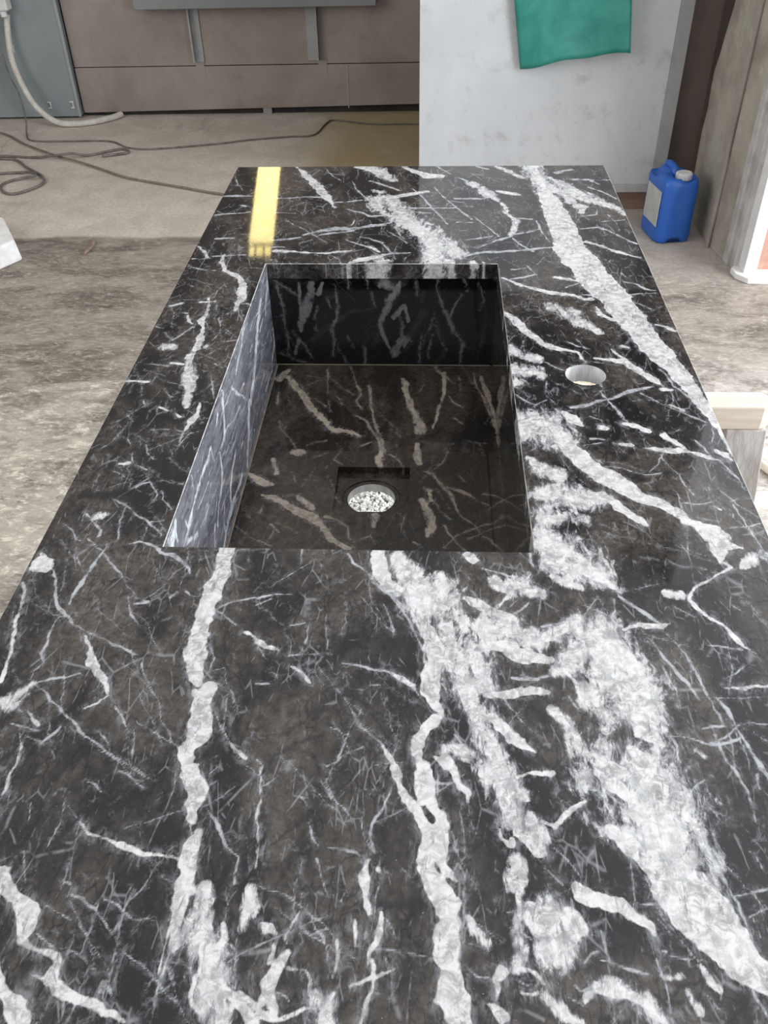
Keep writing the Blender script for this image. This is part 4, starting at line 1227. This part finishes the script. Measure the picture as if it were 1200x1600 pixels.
# ------------------------------------------------------------------ jerrycan
can = thing('jerrycan', 'blue plastic jerrycan with white cap and worn grey label beside the concrete pier', 'jerrycan', (.972, 3.600, 0), math.radians(9.5))
W2, D2, Hc = .077, .105, .262
def sup(a, w, d, p=5.0):
    c, s_ = math.cos(a), math.sin(a); r = (abs(c / w) ** p + abs(s_ / d) ** p) ** (-1 / p); return r * c, r * s_
bm = bmesh.new(); seg = 96; rings = []
prof = [(0, .90), (.004, .955), (.012, .985), (.03, 1), (.08, .992), (.14, .99), (.20, 1), (.222, .995), (.238, .965), (.250, .90), (.256, .80), (.258, .68), (.259, .5), (.259, .33), (.259, .16)]
CX, CY = .018, -.045          # cap position
for z, k in prof:
    ring = []
    for q in range(seg):
        x, y = sup(2 * math.pi * q / seg, W2 * k, D2 * (1 - (1 - k) * W2 / D2 if k > .7 else k), 5)
        zz = z
        if z < .02:                                   # arched foot
            zz += .017 * max(0, 1 - (x / .034) ** 4) * (1 if z < .01 else .45)
        if z > .24:
            d = math.hypot(x - CX, (y - CY) * .9)
            zz -= .030 * max(0, min(1, (.050 - d) / .018)) * 1.0
            if y > -.01 and abs(x - .0) > .018 : zz -= .030 * min(1, (abs(x) - .018) / .012) * min(1, (y + .01) / .02) * (0.8 if z > .25 else .5)
        # shallow vertical flutes in the front and back faces
        if .03 < z < .22 and abs(x) < .045: y -= math.copysign(.003 * (1 + math.cos(x / .045 * math.pi)) / 2, y)
        ring.append(bm.verts.new((x, y, zz)))
    rings.append(ring)
for a, b in zip(rings, rings[1:]):
    for q in range(seg): bm.faces.new((a[q], a[(q + 1) % seg], b[(q + 1) % seg], b[q]))
bm.faces.new(rings[0][::-1]); bm.faces.new(rings[-1])
obj('body', bm, M_blue, can, smooth=True)
P = catmull([(0, -.002, .238), (0, .002, .252), (0, .014, .264), (0, .045, .268), (0, .074, .264), (0, .086, .252), (0, .088, .235)], 8)
bm = tube([Vector(p) for p in P], .0155, 14); obj('handle', bm, M_blue, can, smooth=True)
bm, _ = lathe([(.019, .222), (.019, .243)], 32, (CX, CY)); neck = obj('neck', bm, M_blue, can, smooth=True)
bm = bmesh.new(); sg = 72; R = []
for r, z in ((.030, .240), (.0315, .243), (.0315, .262), (.029, .266), (.023, .267), (.0225, .2655), (.004, .2655)):
    R.append([bm.verts.new((CX + (r + (.0009 if .242 < z < .263 and k % 3 == 0 else 0)) * math.cos(2 * math.pi * k / sg), CY + (r + (.0009 if .242 < z < .263 and k % 3 == 0 else 0)) * math.sin(2 * math.pi * k / sg), z)) for k in range(sg)])
for a, b in zip(R, R[1:]):
    for k in range(sg): bm.faces.new((a[k], a[(k + 1) % sg], b[(k + 1) % sg], b[k]))
bm.faces.new(R[-1]); bm.faces.new(R[0][::-1]); obj('cap', bm, M_cap, neck)['label'] = 'white screw cap'
obj('label', bx(-W2 - .0012, -W2 + .002, -.080, .062, .065, .205), M_label, can, bevel=.001)['label'] = 'worn grey label'

# ------------------------------------------------------------------ small things on the floor
bm = prism([(-1.83, 3.58), (-1.665, 3.335), (-1.78, 3.135), (-2.05, 3.10), (-2.1, 3.62)], 0, .085)
for v in bm.verts:
    if v.co.z > .05: v.co.x += .012 * (1 if v.co.x > -1.7 else -1) * -1
tag(obj('plaster_block', bm, M_plaster, bevel=.008), 'white block lying on the floor at the left edge', 'block')
tag(obj('wood_splinter', tube(catmull([(-1.43, 3.53, .006), (-1.415, 3.46, .007), (-1.425, 3.38, .005)], 5), .007, 6), M_stick), 'small brown wood splinter lying on the floor left of the table', 'stick')
tag(obj('floor_pipe', tube([Vector((.70, 2.38, .012)), Vector((1.30, 1.20, .012))], .012, 12), M_wood, smooth=True), 'thin pale wooden rod lying on the floor behind the trestle', 'rod')

def rubble(name, c, r, h, n, seed, mat, label, er=(.004, .013)):
    rs = random.Random(seed); bm = prism([(c[0] + r * (1 + .12 * math.sin(5 * a)) * math.cos(a), c[1] + r * (1 + .12 * math.sin(5 * a)) * math.sin(a)) for a in [k * .1963 for k in range(32)]], 0, .006)
    for _ in range(n):
        a = rs.uniform(0, 6.283); q = r * math.sqrt(rs.random()); z = h * (1 - (q / r) ** 2) * rs.uniform(.3, 1)
        m = Matrix.Translation((c[0] + q * math.cos(a), c[1] + q * math.sin(a), z + .006)) @ Matrix.Rotation(rs.uniform(0, 6.28), 4, Vector((rs.uniform(-1, 1), rs.uniform(-1, 1), rs.uniform(-1, 1))).normalized())
        e_ = rs.uniform(*er); v = box(bm, -e_, e_, -e_ * rs.uniform(.4, 1), e_, -e_ * rs.uniform(.3, .8), e_ * .4)
        for w_ in v: w_.co = m @ (w_.co * rs.uniform(.7, 1.2)); w_.co.z = max(w_.co.z, 0)
    o = obj(name, bm, mat); o['kind'] = 'stuff'; return tag(o, label, 'rubble')
rubble('stone_chips', (-.148, 1.815), .14, .02, 2600, 3, M_dust, 'white crumbled stone chips on the floor seen through the drain hole of the sink', (.0018, .006))
rubble('sawdust_chips', (.50, 2.43), .10, .015, 260, 5, M_wood, 'pale chips on the floor seen through the tap hole')

# ------------------------------------------------------------------ trestles under the stone
def trestle(y, ztop, x0, x1, label):
    t = thing('wooden_trestle', label, 'trestle', (0, y, 0), 0)
    bm = prism([(x0, -.022), (x1 - .016, -.022), (x1 - .005, -.017), (x1, -.006), (x1, .008), (x1 - .006, .018), (x1 - .016, .022), (x0, .022)], ztop - .040, ztop)
    obj('beam', bm, M_wood, t, bevel=.003)
    for x, sx in ((x0 + .035, -1), (x1 - .033, 1)):
        for sy in (-1, 1):
            bm = bmesh.new(); v = box(bm, -.03, .03, -.010, .010, 0, ztop - .0405)
            for q in v:
                k = 1 - q.co.z / (ztop - .0405); q.co.x = x + q.co.x + sx * .02 * k; q.co.y = q.co.y + sy * (.0115 + .16 * k)
            obj('leg', bm, M_woodg, t, bevel=.002)
    bm = bmesh.new(); box(bm, x0 + .05, x1 - .05, -.085, .085, .30, .315); obj('spreader', bm, M_woodg, t, bevel=.002)
    return t
trestle(1.130, .7419, -.44, .51, 'pale wooden trestle end sticking out under the right edge of the marble top')

# ------------------------------------------------------------------ the marble top with its sink
M_top = marble('black_marble_white_veins')
M_bwall = marble('shaded_marble_basin_back', (.003, .003, .003), (.007, .006, .006), (.20, .20, .19), cracks=.1, vein=(.16, .16, .15))  # same stone made near black, shade on the back wall put into the colour
M_bfloor = marble('shaded_marble_basin_floor', (.030, .024, .019), (.088, .070, .055), (.46, .40, .32), cracks=.18, vein=(.34, .29, .23))  # veins dimmed and browned, basin shade and warm reflection painted in
M_bside = marble('lit_marble_basin_side', (.10, .105, .12), (.22, .22, .235), (.86, .89, .94), streak=True, cracks=.3, vein=(.75, .78, .85))  # same stone made paler, light from the right put into the colour
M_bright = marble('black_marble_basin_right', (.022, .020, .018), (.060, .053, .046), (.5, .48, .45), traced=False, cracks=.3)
X0, X1, Y0, Y1 = -.350, .305, .045, 1.6015
SX0, SX1, SY0, SY1 = -.2369, .0958, .5745, 1.184
HC, HR = np.array((.1797, .8801)), .0229
top = thing('marble_countertop', 'polished black marble countertop with white veins, carved sink and tap hole', 'countertop', (0, 0, TOP))
def lines(a, b, step, must):
    L = set([round(a, 5), round(b, 5)] + [round(m, 5) for m in must]); L = sorted(L); out = []
    for p, q in zip(L, L[1:]):
        n = max(1, int(math.ceil((q - p) / (step(p) if callable(step) else step)))); out += [p + (q - p) * k / n for k in range(n)]
    return np.array(out + [L[-1]])
hx0, hx1, hy0, hy1 = HC[0] - .03, HC[0] + .03, HC[1] - .03, HC[1] + .03
xs = lines(X0, X1, .0013, (SX0, SX1, hx0, hx1)); ys = []
y = Y0; must = sorted((SY0, SY1, hy0, hy1, Y1)); 
while y < Y1 - 1e-6:
    ys.append(y); st = .0013 + .0007 * max(0, y - .3) / .6
    nxt = [m for m in must if m > y + 1e-6][0]; rem = nxt - y
    y = nxt if rem < st * 1.4 else y + st
ys = np.array(ys + [Y1])
e = 1e-6
T = Sheet()
T.grid(xs, ys, 0, lambda x, y: ~(((x > SX0) & (x < SX1) & (y > SY0) & (y < SY1)) | ((x > hx0) & (x < hx1) & (y > hy0) & (y < hy1))))
circ = T.annulus(HC, HR + .0006, hx0, hx1, hy0, hy1, 0, 30, 12)
TH = .0225
def sides(T, x0, x1, y0, y1, sgn, z, th):
    L = rect_loop(x0, x1, y0, y1, z, xs[(xs >= x0 - e) & (xs <= x1 + e)], ys[(ys >= y0 - e) & (ys <= y1 + e)])
    c = expand(L, x0, x1, y0, y1, .0007 * sgn, -.0007); T.pale.append((sum(len(q) for q in T.Q), len(L))); T.strip(L, c)
    n = 6; prev = c
    for k in range(1, n + 1):
        q = c.copy(); q[:, 2] = z - .0007 - (th - .0007) * k / n; T.strip(prev, q); prev = q
sides(T, X0, X1, Y0, Y1, 1, 0, TH); sides(T, SX0, SX1, SY0, SY1, -1, 0, TH)
c2 = circ.copy(); c2[:, :2] = HC + (c2[:, :2] - HC) * HR / (HR + .0006); c2[:, 2] = -.0006; T.strip(circ, c2)
bxs = sorted((X0, SX0 + .001, SX1 - .001, hx0, hx1, X1)); bys = sorted((Y0, SY0 + .001, hy0, hy1, SY1 - .001, Y1))
T.grid(np.array(bxs), np.array(bys), -TH, lambda x, y: ~(((x > SX0) & (x < SX1) & (y > SY0) & (y < SY1)) | ((x > hx0) & (x < hx1) & (y > hy0) & (y < hy1))))
T.annulus(HC, HR, hx0, hx1, hy0, hy1, -TH, 30, 1)
slab = T.build('slab', 'T', [M_top, M_arris], top)
bm, _ = lathe([(HR, -.0006), (HR + .0003, -.006), (HR, -.012), (HR + .0004, -TH)], 96, tuple(HC)); obj('tap_hole', bm, M_cut, top, smooth=True)

# basin: back, front, left and right walls, floor with square recess and drain
D = .1648                      # depth below the slab top
def wall_sheet(name, face, mat, u0, u1, w0, w1, place, thick, step=.0016):
    G = Sheet(); us = lines(u0, u1, step, ()); ws = lines(w0, w1, step, ())
    G.grid(us, ws, 0, lambda x, y: np.ones_like(x, bool)); V = np.vstack(G.V); pu, pw = V[:, 0].copy(), V[:, 1].copy()
    G.V = [place(pu, pw, 0)]
    c = np.array([(u0, w0), (u1, w0), (u1, w1), (u0, w1)])
    A = place(c[:, 0], c[:, 1], 0); B = place(c[:, 0], c[:, 1], thick)
    n0 = G.n; G.strip(A, B); G.add(B, [[0, 1, 2, 3]])
    pu = np.concatenate([pu, c[:, 0], c[:, 0], c[:, 0]]); pw = np.concatenate([pw, c[:, 1], c[:, 1], c[:, 1]])
    return G.build(name, face, mat, top, fxy=lambda V: (pu, pw))
st = np.column_stack
bt = .018; zt = -TH - .0002
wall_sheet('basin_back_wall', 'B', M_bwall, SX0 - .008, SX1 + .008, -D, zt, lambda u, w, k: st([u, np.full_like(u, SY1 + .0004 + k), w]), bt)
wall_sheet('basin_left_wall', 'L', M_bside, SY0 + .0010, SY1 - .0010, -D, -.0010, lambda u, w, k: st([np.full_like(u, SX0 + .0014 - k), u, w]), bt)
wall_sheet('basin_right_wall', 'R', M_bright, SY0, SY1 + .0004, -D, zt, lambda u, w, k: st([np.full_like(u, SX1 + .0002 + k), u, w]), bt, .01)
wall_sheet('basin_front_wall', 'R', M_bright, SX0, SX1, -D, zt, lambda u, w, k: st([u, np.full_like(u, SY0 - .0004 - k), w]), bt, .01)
RX0, RX1, RY0, RY1, RD = -.1170, -.0226, .8270, .9190, .0095
DC, DR = np.array((-.0709, .8665)), .0303
F = Sheet(); fx = lines(SX0 - .0002, SX1 + .0002, .0016, (RX0, RX1)); fy = lines(SY0 - .0004, SY1 + .0004, .0018, (RY0, RY1))
F.grid(fx, fy, -D, lambda x, y: ~((x > RX0) & (x < RX1) & (y > RY0) & (y < RY1)))
L = rect_loop(RX0, RX1, RY0, RY1, -D, fx[(fx >= RX0 - e) & (fx <= RX1 + e)], fy[(fy >= RY0 - e) & (fy <= RY1 + e)])
q = L.copy(); q[:, 2] -= RD; F.strip(L, q)
c1 = F.annulus(DC, DR * 1.22, RX0, RX1, RY0, RY1, -D - RD, 40, 14)
c2 = c1.copy(); c2[:, :2] = DC + (c2[:, :2] - DC) * (1.19 / 1.22); c2[:, 2] -= .0016; F.strip(c1, c2)
c3 = c2.copy(); c3[:, :2] = DC + (c3[:, :2] - DC) * (1 / 1.19); F.strip(c2, c3)
B0, B1 = SX0 - .018, SX1 + .018; 
FB = -D - .0225
F.grid(np.array((B0, DC[0] - .04, DC[0] + .04, B1)), np.array((SY0 - .018, DC[1] - .04, DC[1] + .04, SY1 + .018)), FB, lambda x, y: ~((abs(x - DC[0]) < .04) & (abs(y - DC[1]) < .04)))
F.annulus(DC, DR, DC[0] - .04, DC[0] + .04, DC[1] - .04, DC[1] + .04, FB, 40, 1)
O = np.array([(B0, SY0 - .018), (B1, SY0 - .018), (B1, SY1 + .018), (B0, SY1 + .018)])
F.strip(st([O, np.full(4, -D - .0001)]), st([O, np.full(4, FB)]))
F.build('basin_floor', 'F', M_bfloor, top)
bm = tube([Vector((SX0 + .0022, SY0 + .002, -D + .0003)), Vector((SX0 + .0022, SY1 - .002, -D + .0003))], .0010, 6)
tube([Vector((SX0 + .002, SY1 - .0006, -D + .0003)), Vector((SX1 - .002, SY1 - .0006, -D + .0003))], .0009, 6, bm=bm)
obj('seam_filler', bm, M_seam, top)
bm, _ = lathe([(DR, -D - RD - .0016), (DR + .0004, -D - .014), (DR, FB)], 96, tuple(DC)); obj('drain_hole', bm, M_cut, top, smooth=True)
